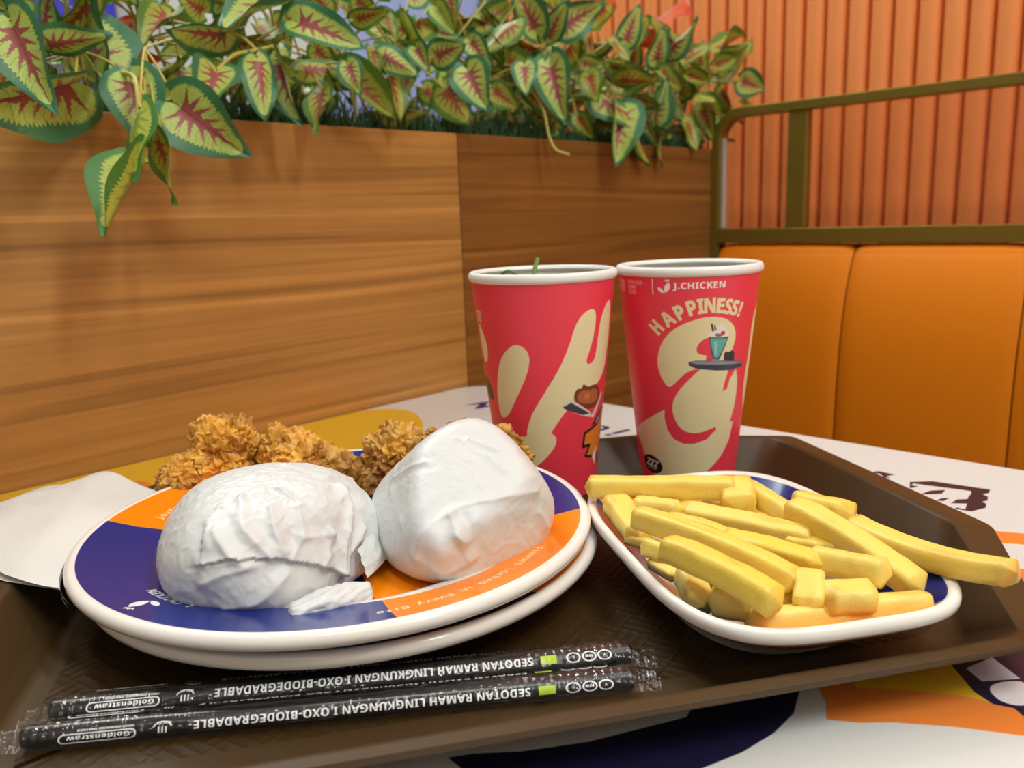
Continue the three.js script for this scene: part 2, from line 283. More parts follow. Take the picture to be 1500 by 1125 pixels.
// ---------------------------------------------------------------- tray
const TU = THREE.MathUtils.degToRad(12.5);
const TP = (u, v, y) => new THREE.Vector3(u * Math.cos(TU) - v * Math.sin(TU), y, -u * Math.sin(TU) - v * Math.cos(TU));
const U0 = 0.07, V0 = 0.37;
{
  const outer = [[-0.135, 0.2185], [0.240, 0.2185], [0.298, 0.311], [0.298, 0.483], [0.20, 0.521], [-0.10, 0.521], [-0.158, 0.47], [-0.158, 0.258]];
  const inner = [[-0.125, 0.2232], [0.231, 0.2232], [0.2765, 0.313], [0.2765, 0.470], [0.192, 0.503], [-0.092, 0.503], [-0.138, 0.462], [-0.138, 0.262]];
  const floor = [[-0.112, 0.2545], [0.228, 0.2545], [0.2545, 0.287], [0.2545, 0.455], [0.182, 0.484], [-0.078, 0.484], [-0.118, 0.448], [-0.118, 0.278]];
  const NC = 8;
  function ring(pl, r, off = 0) {                      // rounded-corner outline, same number of points for every ring
    const out = [], n = pl.length;
    const cx = 0.07, cy = 0.37;
    const P = pl.map(([x, y]) => { const d = Math.hypot(x - cx, y - cy); return [x + (x - cx) / d * off, y + (y - cy) / d * off]; });
    for (let i = 0; i < n; i++) {
      const a = P[(i + n - 1) % n], b = P[i], c = P[(i + 1) % n];
      const la = Math.hypot(a[0] - b[0], a[1] - b[1]), lc = Math.hypot(c[0] - b[0], c[1] - b[1]), k = Math.min(r, la * 0.45, lc * 0.45);
      const s = [b[0] + (a[0] - b[0]) / la * k, b[1] + (a[1] - b[1]) / la * k], e = [b[0] + (c[0] - b[0]) / lc * k, b[1] + (c[1] - b[1]) / lc * k];
      for (let j = 0; j < NC; j++) { const t = j / (NC - 1), w0 = (1 - t) * (1 - t), w1 = 2 * t * (1 - t), w2 = t * t; out.push([s[0] * w0 + b[0] * w1 + e[0] * w2, s[1] * w0 + b[1] * w1 + e[1] * w2]); }
    }
    return out;
  }
  const mix = (a, b, t) => a.map((p, i) => [lerp(p[0], b[i][0], t), lerp(p[1], b[i][1], t)]);
  const rings = (list, uvs) => {
    const P = [], UV = [], I = []; let n = 0;
    list.forEach(([pts, y, cap = 0.0226]) => { n = pts.length; pts.forEach(([u, v]) => { P.push(u - U0, lerp(y, Math.min(y, cap), smooth(0.275, 0.232, v)), -(v - V0)); UV.push(u, v); }); });
    for (let k = 0; k + 1 < list.length; k++) for (let i = 0; i < n; i++) { const a = k * n + i, b = k * n + (i + 1) % n, c = a + n, d = b + n; I.push(a, b, d, a, d, c); }
    const g = new THREE.BufferGeometry(); g.setAttribute('position', new THREE.Float32BufferAttribute(P, 3)); g.setAttribute('uv', new THREE.Float32BufferAttribute(UV, 2)); g.setIndex(I); g.computeVertexNormals(); return g;
  };
  const t = thing('serving_tray', 'dark brown plastic serving tray with a wide sloped rim on the table', 'tray', TP(U0, V0, TABLE), TU);
  const brown = phy({ color: new THREE.Color().setRGB(0.066, 0.036, 0.012), roughness: 0.45, specularIntensity: 0.6, bumpMap: grainBump, bumpScale: 0.00006 });
  const weave = data(512, 512, (u, v, x, y) => {       // basket-weave relief, one tile = 4 blocks
    const bx = (x >> 7), by = (y >> 7), fx = (x & 127) / 128, fy = (y & 127) / 128, along = (bx + by) & 1;
    const f = along ? fy : fx, e = Math.min(fx, 1 - fx, fy, 1 - fy);
    return clamp(0.35 + 0.35 * Math.abs(Math.sin(f * Math.PI * 3)) * smooth(0, 0.06, e) + 0.1 * N3(u * 30, v * 30, 2));
  }, false);
  weave.repeat.set(18, 18); weave.rotation = 0.78;
  const matte = phy({ color: new THREE.Color().setRGB(0.045, 0.023, 0.005), roughness: 0.5, specularIntensity: 0.5, bumpMap: weave, bumpScale: 0.0007 });
  const iR = ring(inner, 0.008), fR = ring(floor, 0.014), oR = ring(outer, 0.006);
  const top = 0.0285;
  const wall = [[mix(fR, iR, -0.25), 0.0035], [fR, 0.0036], [mix(fR, iR, 0.16), 0.0046], [mix(fR, iR, 0.3), 0.0072], [mix(fR, iR, 0.95), top - 0.0016], [mix(iR, oR, 0.03), top - 0.0003], [mix(iR, oR, 0.12), top - 0.0002], [mix(iR, oR, 0.9), 0.0243], [mix(iR, oR, 0.97), 0.0237], [oR, 0.0224], [mix(oR, iR, -0.02), 0.0217], [mix(oR, iR, 0.0), 0.0205], [mix(oR, iR, 0.06), 0.0199], [mix(oR, iR, 0.12), 0.0202], [mix(oR, iR, 0.2), 0.0208], [mix(iR, oR, 0.12), 0.0255, 0.0206], [mix(fR, iR, 0.9), 0.0225, 0.0195], [mix(fR, iR, 0.14), 0.0038], [mix(fR, iR, -0.1), 0.0008], [mix(fR, iR, -0.25), 0.0004]];
  part('rim', rings(wall), brown, t);
  const c0 = fR.map(() => [U0, V0]);
  part('floor_plate', rings([[c0, 0.0035], [mix(fR, c0, 0.5), 0.0035], [mix(fR, iR, -0.24), 0.0035], [mix(fR, iR, -0.24), 0.0005], [c0, 0.0005]]), matte, t, 'basket-weave embossed tray floor');
}

// ---------------------------------------------------------------- plates and dish
const BLUE = '#16297c', ORANGE = '#fa8a06';
const D2R = Math.PI / 180;
function chick(ctx, x, y, s, rot, fill = '#f4f0ea') {   // the leaf-and-comb emblem
  ctx.save(); ctx.translate(x, y); ctx.rotate(rot); ctx.scale(s, s); ctx.fillStyle = fill;
  ctx.beginPath(); ctx.moveTo(-0.02, 1); ctx.bezierCurveTo(-0.9, 0.9, -1.05, 0.35, -1.0, 0.05); ctx.bezierCurveTo(-0.5, 0.05, -0.1, 0.4, -0.02, 1); ctx.fill();
  ctx.beginPath(); ctx.moveTo(0.08, 0.95); ctx.bezierCurveTo(-0.1, 0.2, 0.1, -0.5, 0.75, -0.85); ctx.bezierCurveTo(1.15, -0.2, 0.95, 0.7, 0.08, 0.95); ctx.fill();
  ctx.beginPath(); ctx.moveTo(0.1, -1.35); ctx.lineTo(0.35, -1.2); ctx.lineTo(0.5, -1.45); ctx.lineTo(0.7, -1.2); ctx.lineTo(0.95, -1.35); ctx.lineTo(0.85, -0.98); ctx.lineTo(0.2, -0.98); ctx.closePath(); ctx.fill();
  ctx.restore();
}
const PS = 0.244;                                       // metres across the plate texture
const plateMap = canvas(1536, 1536, (c, w) => {
  const k = w / PS, m = w / 2;
  c.fillStyle = '#f1ebe2'; c.fillRect(0, 0, w, w);
  const wedge = (r, a0, a1, f) => { c.beginPath(); c.moveTo(m, m); c.arc(m, m, r * k, -a1 * D2R, -a0 * D2R); c.closePath(); c.fillStyle = f; c.fill(); };
  const quad = (r) => { wedge(r, -1, 110.5, BLUE); wedge(r, 110.5, 178, ORANGE); wedge(r, 178, 291, BLUE); wedge(r, -69.3, -1, ORANGE); };
  quad(0.1143);
  c.beginPath(); c.arc(m + 0.011 * k, m + 0.003 * k, 0.0815 * k, 0, Math.PI * 2); c.fillStyle = '#efe9e0'; c.fill();
  c.save(); c.beginPath(); c.arc(m + 0.011 * k, m + 0.003 * k, 0.0750 * k, 0, Math.PI * 2); c.clip(); quad(0.1); c.restore();
  c.fillStyle = '#f3e9da'; c.textAlign = 'center'; c.textBaseline = 'middle';
  c.font = `italic bold ${0.0052 * k}px sans-serif`;
  arcText(c, 'J.CHICKEN', m, m, 0.0925 * k, (90 + 117) * D2R, 1.95 * D2R);
  c.font = `bold ${0.0058 * k}px sans-serif`; c.fillStyle = '#fbd9a4';
  arcText(c, 'Flavors Locked in Every Bite', m, m, 0.102 * k, (90 + 24) * D2R, 1.75 * D2R);
  arcText(c, 'Joyful', m, m, 0.0965 * k, (90 - 170) * D2R, 2.1 * D2R);
  const a = -125.5 * D2R; chick(c, m + 0.1025 * k * Math.cos(a), m - 0.1025 * k * Math.sin(a), 0.0052 * k, (90 + 125.5) * D2R - 0.55);
});
const plateM = phy({ map: plateMap, roughness: 0.17, specularIntensity: 0.75, clearcoat: 0.15, clearcoatRoughness: 0.06 });
const platePts = [[0, 0.0065], [0.056, 0.0065], [0.0575, 0.0005], [0.0585, 0], [0.061, 0], [0.0622, 0.0008], [0.064, 0.0052], [0.076, 0.0075], [0.087, 0.0115], [0.110, 0.0150], [0.1160, 0.0156], [0.1180, 0.0164], [0.1190, 0.0182], [0.1190, 0.0198], [0.1182, 0.0214], [0.1166, 0.0223], [0.1150, 0.0222], [0.1140, 0.0217], [0.100, 0.0184], [0.0860, 0.0164], [0.0832, 0.0155], [0.0772, 0.0113], [0.0752, 0.0107], [0.073, 0.0105], [0.04, 0.0105], [0, 0.0105]];
function makePlate(label, x, y, z, turn) {
  const t = shade(new THREE.Mesh(planarUV(lathe(platePts, 128), PS), plateM)); t.name = numbered('dinner_plate');
  t.position.set(x, y, z); t.rotation.y = turn; scene.add(t); return tag(t, label, 'plate', 'stacked round plates');
}
makePlate('lower white-rimmed round plate of the stack, lying directly on the tray', -0.0802, TRAY, -0.3856, 29 * D2R);
makePlate('upper round plate with blue and orange print, carrying burgers and chicken', -0.084, TRAY + 0.0108, -0.3794, 0);

// superellipse outlines for the dish
const DA = 0.0594, DB = 0.0871, DS = 0.19, DISH = new THREE.Vector3(0.1011, TRAY, -0.3465), DT = 0.2033;
const sup = (a, b, n, t) => { const c = Math.cos(t), s = Math.sin(t); return [a * Math.sign(c) * Math.pow(Math.abs(c), 2 / n), b * Math.sign(s) * Math.pow(Math.abs(s), 2 / n)]; };
{
  const prof = [ // [a, b, n, y] from the middle of the underside round to the middle of the inside
    [0.001, 0.001, 2.4, 0.0045], [0.032, 0.046, 2.6, 0.0045], [0.0335, 0.0475, 2.6, 0.0006], [0.0345, 0.0485, 2.6, 0], [0.0365, 0.0510, 2.6, 0], [0.0375, 0.0522, 2.6, 0.001], [0.039, 0.056, 2.7, 0.006], [0.046, 0.069, 3, 0.0125], [0.0545, 0.082, 3.5, 0.0215], [0.058, 0.0857, 3.7, 0.0244], [0.0591, 0.0868, 3.7, 0.0255], [DA, DB, 3.7, 0.0275], [0.0592, 0.0869, 3.7, 0.029], [0.0583, 0.086, 3.7, 0.0302], [0.0568, 0.0845, 3.7, 0.0302], [0.0556, 0.0833, 3.7, 0.0293], [0.050, 0.0775, 3.4, 0.0222], [0.041, 0.068, 3, 0.0122], [0.037, 0.063, 2.8, 0.0098], [0.033, 0.058, 2.6, 0.0088], [0.001, 0.001, 2.4, 0.0085],
  ];
  const g = grid(128, prof.length - 1, (u, v) => { const q = prof[Math.round(v * (prof.length - 1))], p = sup(q[0], q[1], q[2], -u * 2 * Math.PI); return [p[0], q[3], p[1]]; }, true);
  planarUV(g, DS);
  const map = canvas(1024, 1024, (c, w) => {
    const k = w / DS, m = w / 2; c.fillStyle = '#f1ebe2'; c.fillRect(0, 0, w, w);
    const path = (a, b, n) => { c.beginPath(); for (let i = 0; i <= 120; i++) { const p = sup(a, b, n, i / 120 * 2 * Math.PI); c.lineTo(m + p[0] * k, m + p[1] * k); } c.closePath(); };
    c.save(); path(0.0553, 0.083, 3.7); c.clip();
    const wedge = (a0, a1, f) => { c.beginPath(); c.moveTo(m, m); c.arc(m, m, w, -a1 * D2R, -a0 * D2R); c.closePath(); c.fillStyle = f; c.fill(); };
    wedge(-64, 62, BLUE); wedge(62, 125, ORANGE); wedge(125, 242, BLUE); wedge(242, 296, ORANGE);
    c.restore(); path(0.0375, 0.0635, 2.8); c.fillStyle = '#ece6de'; c.fill();
  });
  const d = shade(new THREE.Mesh(g, phy({ map, roughness: 0.17, specularIntensity: 0.75, clearcoat: 0.15, clearcoatRoughness: 0.06 }))); d.name = 'serving_dish'; d.position.copy(DISH); d.rotation.y = DT; scene.add(d);
  tag(d, 'white-rimmed rectangular dish with rounded corners, full of french fries', 'dish');
}

// ---------------------------------------------------------------- paper cups
const RED = '#f03c50', CREAM = '#ecdfae';
function cupArt(which) {
  return canvas(2048, 1160, (c) => {
    c.fillStyle = RED; c.fillRect(0, 0, 2048, 1160);
    if (which === 'swirl') {
      blob(c, [[925, 600], [885, 545], [864, 480], [870, 410], [900, 335], [960, 270], [1040, 228], [1130, 208], [1220, 228], [1275, 290], [1275, 370], [1240, 430], [1205, 470], [1120, 484], [1030, 492], [965, 560]], CREAM);
      blob(c, [[1150, 318], [1110, 322], [1075, 350], [1062, 390], [1085, 412], [1125, 416], [1110, 440], [1140, 470], [1165, 400]], RED);
      blob(c, [[1110, 470], [1060, 515], [990, 590], [945, 660], [938, 745], [968, 818], [1035, 852], [1110, 850], [1190, 815], [1195, 835], [1260, 860], [1300, 800], [1330, 700], [1330, 560], [1290, 480], [1200, 460]], CREAM);
      poly(c, [[622, 873], [700, 825], [790, 778], [894, 718], [892, 770], [910, 835], [945, 880], [1000, 905], [1065, 905], [1140, 882], [1195, 830], [1290, 800], [1330, 800], [1310, 900], [1262, 975], [1220, 1018], [1150, 1070], [1110, 1120], [800, 1120], [745, 1060], [690, 985], [650, 925]], CREAM);
      poly(c, [[1250, 500], [1232, 560], [1222, 620], [1250, 610], [1262, 560], [1320, 480]], RED);
      c.lineWidth = 22; c.strokeStyle = RED; c.lineCap = 'round'; c.beginPath(); c.moveTo(932, 730); c.quadraticCurveTo(950, 850, 1060, 870); c.quadraticCurveTo(1130, 872, 1186, 828); c.stroke();
      blob(c, [[905, 740], [915, 800], [955, 855], [1040, 885], [1110, 870], [1180, 832], [1180, 818], [1110, 842], [1040, 846], [975, 815], [945, 745], [935, 700]], RED);
      // sundae glass on a small tray
      poly(c, [[1124, 318], [1230, 324], [1212, 380], [1186, 444], [1150, 440], [1134, 378]], '#3c5a66'); poly(c, [[1132, 326], [1220, 332], [1205, 380], [1180, 432], [1158, 430], [1142, 378]], '#62b3a8'); poly(c, [[1150, 345], [1172, 345], [1168, 420], [1160, 420]], '#8fd0c4');
      blob(c, [[1126, 320], [1120, 300], [1140, 285], [1160, 270], [1180, 250], [1200, 262], [1215, 282], [1232, 300], [1228, 326]], '#efe8dc'); poly(c, [[1140, 290], [1130, 250], [1138, 246], [1150, 288]], '#3a2a2c'); poly(c, [[1152, 284], [1146, 258], [1152, 256], [1162, 284]], '#3a2a2c');
      blob(c, [[1186, 292], [1204, 290], [1210, 304], [1198, 316], [1184, 308]], '#c8283c'); blob(c, [[1150, 306], [1175, 300], [1200, 318], [1165, 322]], '#8a6a5c');
      poly(c, [[1212, 412], [1222, 402], [1240, 408], [1258, 400], [1276, 410], [1282, 462], [1212, 456]], '#33262c');
      poly(c, [[1028, 450], [1070, 442], [1190, 447], [1356, 470], [1354, 498], [1266, 508], [1170, 501], [1062, 484], [1032, 468]], '#3f3f50'); poly(c, [[1034, 452], [1075, 445], [1190, 450], [1350, 472], [1348, 480], [1180, 470], [1070, 462]], '#8f93a2');
      // marks
      c.save(); c.translate(776, 1050); c.rotate(0.12); c.scale(1, 0.62); c.fillStyle = '#1d1518'; c.beginPath(); c.arc(0, 0, 84, 0, Math.PI * 2); c.fill(); c.scale(1, 1.5); c.fillStyle = '#f5f0e8'; c.font = 'italic bold 62px sans-serif'; c.textAlign = 'center'; c.textBaseline = 'middle'; c.fillText('ZZZ', -4, -8); c.fillRect(-44, 24, 84, 4); c.restore();
      c.fillStyle = '#f5efe6'; c.font = 'bold 46px sans-serif'; c.textBaseline = 'alphabetic'; c.save(); c.translate(960, 66); c.rotate(-0.012); c.scale(1.02, 1); c.fillText('J.CHICKEN', 0, 0); c.restore();
      chick(c, 916, 56, 30, 0, '#f5efe6'); c.fillRect(859, 14, 4, 82);
      c.fillStyle = '#f0c9bb'; c.font = 'bold 25px monospace'; c.fillText('ZENLESS', 703, 44); c.fillText('ZONE', 703, 70); c.fillText('ZERO', 703, 96); c.fillRect(620, 28, 44, 12); c.fillRect(620, 40, 12, 52); c.fillRect(652, 40, 12, 52); c.fillRect(632, 84, 22, 10); c.fillRect(636, 52, 12, 22);
      // HAPPINESS! on a rising curve
      c.fillStyle = CREAM; c.font = 'bold 104px sans-serif'; c.textAlign = 'center';
      const at = [[890, 288, -0.82], [945, 244, -0.62], [996, 213, -0.44], [1046, 192, -0.28], [1084, 184, -0.14], [1124, 182, -0.04], [1172, 186, 0.06], [1212, 193, 0.16], [1248, 203, 0.24], [1280, 214, 0.32]];
      [...'HAPPINESS!'].forEach((ch, i) => { c.save(); c.translate(at[i][0], at[i][1]); c.rotate(at[i][2]); c.scale(0.8, 1); c.fillText(ch, 0, 8); c.lineWidth = 5; c.strokeStyle = CREAM; c.strokeText(ch, 0, 8); c.restore(); });
      // lettering that runs round to the far side
      blob(c, [[1420, 250], [1470, 180], [1540, 150], [1570, 240], [1520, 420], [1560, 620], [1480, 800], [1400, 640], [1430, 420]], CREAM);
    } else {
      // broad cream script strokes
      blob(c, [[1150, 300], [1168, 225], [1205, 165], [1258, 138], [1290, 160], [1292, 240], [1272, 330], [1235, 430], [1290, 430], [1312, 380], [1318, 280], [1332, 190], [1368, 128], [1412, 105], [1440, 180], [1450, 330], [1425, 470], [1370, 530], [1290, 575], [1150, 640], [1060, 760], [1010, 840], [900, 820], [930, 700], [1020, 560], [1100, 430]], CREAM);
      blob(c, [[840, 330], [900, 300], [960, 360], [930, 480], [850, 620], [800, 700], [740, 720], [720, 640], [745, 500], [780, 400]], CREAM);
      blob(c, [[900, 800], [980, 760], [1060, 780], [1090, 830], [1010, 930], [900, 1000], [800, 960], [770, 880], [830, 830]], CREAM);
      blob(c, [[610, 200], [650, 250], [690, 320], [680, 400], [640, 440], [600, 380]], CREAM);
      c.fillStyle = CREAM; c.font = 'bold 84px sans-serif'; c.fillText('S!', 596, 210);
      blob(c, [[540, 520], [620, 500], [680, 560], [690, 640], [600, 620]], '#3f3f50');
      // a dish of fried chicken
      blob(c, [[1170, 592], [1195, 550], [1222, 560], [1232, 528], [1262, 556], [1320, 545], [1362, 566], [1385, 620], [1380, 668], [1275, 678], [1195, 654]], '#7a3a20'); blob(c, [[1190, 590], [1225, 565], [1270, 575], [1330, 568], [1362, 600], [1355, 640], [1280, 650], [1205, 630]], '#b5623a'); blob(c, [[1235, 590], [1270, 582], [1290, 610], [1255, 630]], '#c97a4a');
      poly(c, [[1105, 634], [1160, 606], [1290, 690], [1310, 716], [1405, 600], [1412, 622], [1330, 730], [1240, 706], [1130, 660]], '#dcd6d0'); poly(c, [[1112, 644], [1160, 624], [1290, 700], [1240, 702], [1140, 664]], '#4a4048');
      // jagged orange emblem with a black outline
      const Z = [[1262, 806], [1400, 768], [1424, 700], [1470, 700], [1450, 840], [1505, 850], [1440, 1000], [1400, 940], [1330, 950], [1278, 935], [1312, 880], [1252, 880]];
      poly(c, Z, '#e8832a'); c.lineWidth = 16; c.strokeStyle = '#1d1518'; c.lineJoin = 'round'; c.stroke();
      poly(c, [[1315, 772], [1424, 690], [1430, 764]], '#1d1518'); poly(c, [[1345, 950], [1400, 900], [1395, 1010]], '#efe9e2');
      c.fillStyle = '#e9ddd0'; c.save(); c.translate(1360, 760); c.rotate(-0.6); c.fillRect(0, 0, 60, 6); c.fillRect(0, 12, 44, 5); c.restore();
    }
  });
}
function makeCup(label, x, z, which) {
  const t = thing('paper_cup', label, 'cup', new THREE.Vector3(x, TRAY, z), 0, 'printed paper cups');
  const facing = Math.atan2(-x, -z);                    // the art's middle is turned to where the cup was set down facing
  const body = lathe([[0.0285, 0.0005], [0.0295, 0.0], [0.0300, 0.001], [0.0437, 0.133]], 96);
  { const p = body.attributes.position, uv = body.attributes.uv; for (let i = 0; i < p.count; i++) uv.setY(i, clamp((p.getY(i) - 0.001) / 0.132)); }
  const m = part('sleeve', body, phy({ map: cupArt(which), roughness: 0.42, clearcoat: 0.12, clearcoatRoughness: 0.4 }), t, 'red printed sleeve');
  m.rotation.y = facing + Math.PI;                      // lathe u = 0.5 lies at -z
  const rim = []; for (let i = 0; i <= 14; i++) { const a = -2.0 + i / 14 * 4.9; rim.push([0.0432 + 0.0021 * Math.cos(a), 0.1352 + 0.0029 * Math.sin(a)]); }
  const white = phy({ color: new THREE.Color().setRGB(0.84, 0.84, 0.80), roughness: 0.4 });
  part('rim', lathe(rim, 96), white, t);
  part('inside', lathe([[0, 0.006], [0.0288, 0.006], [0.0292, 0.0065], [0.0432, 0.1330], [0.0412, 0.1350]].slice(0, 4), 96), phy({ color: new THREE.Color().setRGB(0.86, 0.88, 0.84), roughness: 0.45, side: THREE.DoubleSide }), t);
  part('drink', lathe([[0, 0.075], [0.0365, 0.075]], 64), phy({ color: new THREE.Color().setRGB(0.32, 0.2, 0.06), roughness: 0.06 }), t);
  return t;
}
makeCup('red paper cup with cream script strokes and a chicken dish printed on it', 0.0210, -0.5091, 'script');
makeCup('red paper cup with HAPPINESS lettering over a big cream swirl', 0.1129, -0.5234, 'swirl');
{ // a sprig in the left cup, its stem tip and one leaf showing over the rim
  const t = thing('mint_sprig', 'small green sprig standing in the drink of the cup with cream script strokes', 'herb', new THREE.Vector3(0.0165, TRAY + 0.108, -0.505));
  const m = std({ color: new THREE.Color().setRGB(0.22, 0.36, 0.09), roughness: 0.6 });
  part('stem', new THREE.TubeGeometry(new THREE.CatmullRomCurve3([[0.008, -0.01, 0.01], [0.003, 0.012, 0.0], [-0.001, 0.026, -0.004], [0.002, 0.037, -0.006]].map((p) => new THREE.Vector3(...p))), 16, 0.0013, 8), m, t);
  const lf = grid(6, 10, (u, v) => { const w = 0.006 * Math.sin(Math.PI * Math.pow(v, 0.8)); return [-0.006 - v * 0.016, 0.02 + 0.0085 * Math.sin(v * 2.4) + 0.002 * Math.abs(2 * u - 1), (u - 0.5) * 2 * w - 0.004]; });
  part('leaf', lf, std({ color: new THREE.Color().setRGB(0.12, 0.24, 0.05), roughness: 0.6, side: THREE.DoubleSide }), t);
}

// ---------------------------------------------------------------- burgers in paper
// A body given by its distance from a centre in every direction: a rounded ellipsoid cut by soft planes; creases add height near arcs.
function dist(d, S) {
  const p = S.p; let s = Math.pow(Math.hypot(d[0] / S.e[0], d[1] / S.e[1], d[2] / S.e[2]), p);
  for (const n of S.pl) { const k = Math.max(0, (d[0] * n[0] + d[1] * n[1] + d[2] * n[2]) / n[4]) / n[3]; if (k > 0) s += Math.pow(k, p); }
  return Math.pow(s, -1 / p);
}
const planes = (l) => l.map(([x, y, z, h]) => [x, y, z, h, Math.hypot(x, y, z)]);
function arcDist(d, a, b) {                             // distance from d to the segment a-b (unit sphere, chord), with sign
  const e = [b[0] - a[0], b[1] - a[1], b[2] - a[2]], q = [d[0] - a[0], d[1] - a[1], d[2] - a[2]], l2 = e[0] * e[0] + e[1] * e[1] + e[2] * e[2];
  const t = clamp((q[0] * e[0] + q[1] * e[1] + q[2] * e[2]) / l2), r = [q[0] - e[0] * t, q[1] - e[1] * t, q[2] - e[2] * t];
  const sg = Math.sign((e[1] * q[2] - e[2] * q[1]) * a[0] + (e[2] * q[0] - e[0] * q[2]) * a[1] + (e[0] * q[1] - e[1] * q[0]) * a[2]);
  return [Math.hypot(...r), sg, t];
}
function wrapped(S, nu, nv, sd) {
  const cr = S.creases.map(([k, a, ...n]) => { const pts = []; for (let i = 0; i < n.length; i += 3) { const l = Math.hypot(n[i], n[i + 1], n[i + 2]); pts.push([n[i] / l, n[i + 1] / l, n[i + 2] / l]); } return { k, a: a / 10000, pts }; });
  return grid(nu, nv, (u, v) => {
    const th = v * Math.PI, ph = u * 2 * Math.PI, d = [Math.sin(th) * Math.cos(ph), Math.cos(th), Math.sin(th) * Math.sin(ph)];
    let r = dist(d, S);
    let k = 0;
    for (const c of cr) {
      let best = [9, 1, 0];
      for (let i = 0; i + 1 < c.pts.length; i++) { const q = arcDist(d, c.pts[i], c.pts[i + 1]); q.push((i === 0 && q[2] === 0) || (i + 2 === c.pts.length && q[2] === 1)); if (q[0] < best[0]) best = q; }
      const [x, sg] = best;
      if (c.k === 's') { const end = best[3] ? Math.exp(-x * 14) : 1; k += 1.5 * c.a * end * (sg > 0 ? Math.exp(-x * 3.2) : -0.15 * Math.exp(-x * 9)); }
      else k += 1.4 * c.a * (1.25 * Math.exp(-Math.pow(x / 0.03, 1.3)) - 0.55 * Math.exp(-Math.pow((x - 0.11 * 1) / 0.07, 2)));
    }
    const n1 = N3(d[0] * 3.1 + sd, d[1] * 3.1, d[2] * 3.1), n2 = 1 - Math.abs(N3(d[0] * 5 + sd, d[1] * 6 + 2, d[2] * 5)) * 2, n3 = 1 - Math.abs(N3(d[0] * 12 + 5, d[1] * 12 + sd, d[2] * 12)) * 2;
    r += S.rough * (0.0012 * n1 + 0.0011 * n2 * n2 * n2 + 0.0005 * n3) + k;
    return [d[0] * r, d[1] * r, d[2] * r];
  }, true, (u, v, p) => [p[0] * 9 + p[1] * 4, p[2] * 9 - p[1] * 5]);
}
const paper = phy({ color: new THREE.Color().setRGB(0.67, 0.685, 0.665), roughness: 0.42, bumpMap: paperBump, bumpScale: 0.0003, sheen: 0.2, sheenRoughness: 0.5, side: THREE.DoubleSide });
{
  const SL = { e: [0.0525, 0.030, 0.052], p: 9, rough: 0.32, pl: planes([[0, -1, 0, 0.0180], [0.1, 1, 0.12, 0.0285], [-0.75, 0.55, 0.3, 0.0415], [0.85, 0.1, 0.5, 0.0395], [-0.2, -0.25, 1, 0.050], [0.5, 0.45, 0.6, 0.0385], [-0.8, -0.2, 0.35, 0.0515], [0.8, 0.6, -0.1, 0.040]]),
    creases: [['s', 14, -28, 16, 95, -5, 21, 98, 30, 16, 94, 66, -1, 75, 84, -23, 49], ['r', 10, 80, 58, -16, 92, 38, 12, 92, 12, 39, 82, -19, 54], ['r', 8, 83, 50, -25, 86, 49, 16], ['r', 7, 27, 88, 39, 56, 61, 56, 80, 26, 54, 87, 0, 50], ['r', 7, -16, 80, 58, 3, 44, 90, 27, 19, 94], ['r', 7, 24, 65, 72, 30, 40, 86, 39, 20, 90], ['r', 6, 51, 60, 61, 56, 35, 75, 45, 12, 89], ['r', 10, -21, 42, 88, -7, 26, 96, 2, 20, 98], ['r', 7, -25, 15, 96, -3, 18, 98, 15, 13, 98], ['r', 8, -29, 1, 96, -11, 9, 99, 8, 12, 99], ['r', 6, -15, -22, 96, 13, -17, 98, 40, 1, 92], ['r', 8, 99, 11, 10, 93, -5, 37, 84, -21, 51], ['r', 6, 80, 26, 54, 76, 3, 65, 68, -3, 74], ['r', 5, 7, 82, -56, 68, 69, -24, 66, 34, -66], ['r', 6, 56, 29, 78, 82, 22, 53], ['r', 6, -35, 50, 79, -23, 29, 93]] };
  const t = thing('wrapped_burger', 'burger in creased white paper with a twisted paper end, below the fried chicken drumstick', 'burger', new THREE.Vector3(-0.1055, TRAY + 0.0385, -0.3385));
  part('wrapper', wrapped(SL, 300, 200, 0.3), paper, t);
  // a loose flap on the right and the twisted end in front
  const FA = [0.0428, 0.0015, -0.006], FB = [0.0488, -0.0112, 0.001], FC = [0.0440, -0.0104, 0.0218], FD = [0.0395, -0.001, 0.0145];
  const flap = grid(14, 14, (u, v) => [0, 1, 2].map((i) => lerp(lerp(FA[i], FB[i], u), lerp(FD[i], FC[i], u), v) + (i === 0 ? 0.0022 * Math.sin(Math.PI * u) * Math.sin(Math.PI * v) + 0.0008 * N3(u * 4, v * 4, 1.5) : 0)));
  part('paper_flap', flap, paper, t);
  const tail = grid(48, 40, (u, v) => {
    const w = u * 2 * Math.PI, cx = lerp(0.018, 0.0475, v), cz = lerp(0.049, 0.0305, v) , R = 0.0065 * (0.75 + 0.5 * Math.sin(v * Math.PI)) * (v > 0.97 ? (1 - v) / 0.03 + 0.05 : v < 0.04 ? v / 0.04 + 0.05 : 1);
    const rumple = 1 + 0.28 * N3(Math.cos(w) * 2.2 + v * 4, Math.sin(w) * 2.2, v * 3) + 0.16 * N3(Math.cos(w) * 5, Math.sin(w) * 5 + v * 9, v * 4);
    return [cx + 0.7 * R * rumple * Math.cos(w) * 0.45, -0.0125 + R * rumple * Math.sin(w) * 0.75, cz + R * rumple * Math.cos(w)];
  }, true);
  part('twisted_end', tail, paper, t);
}
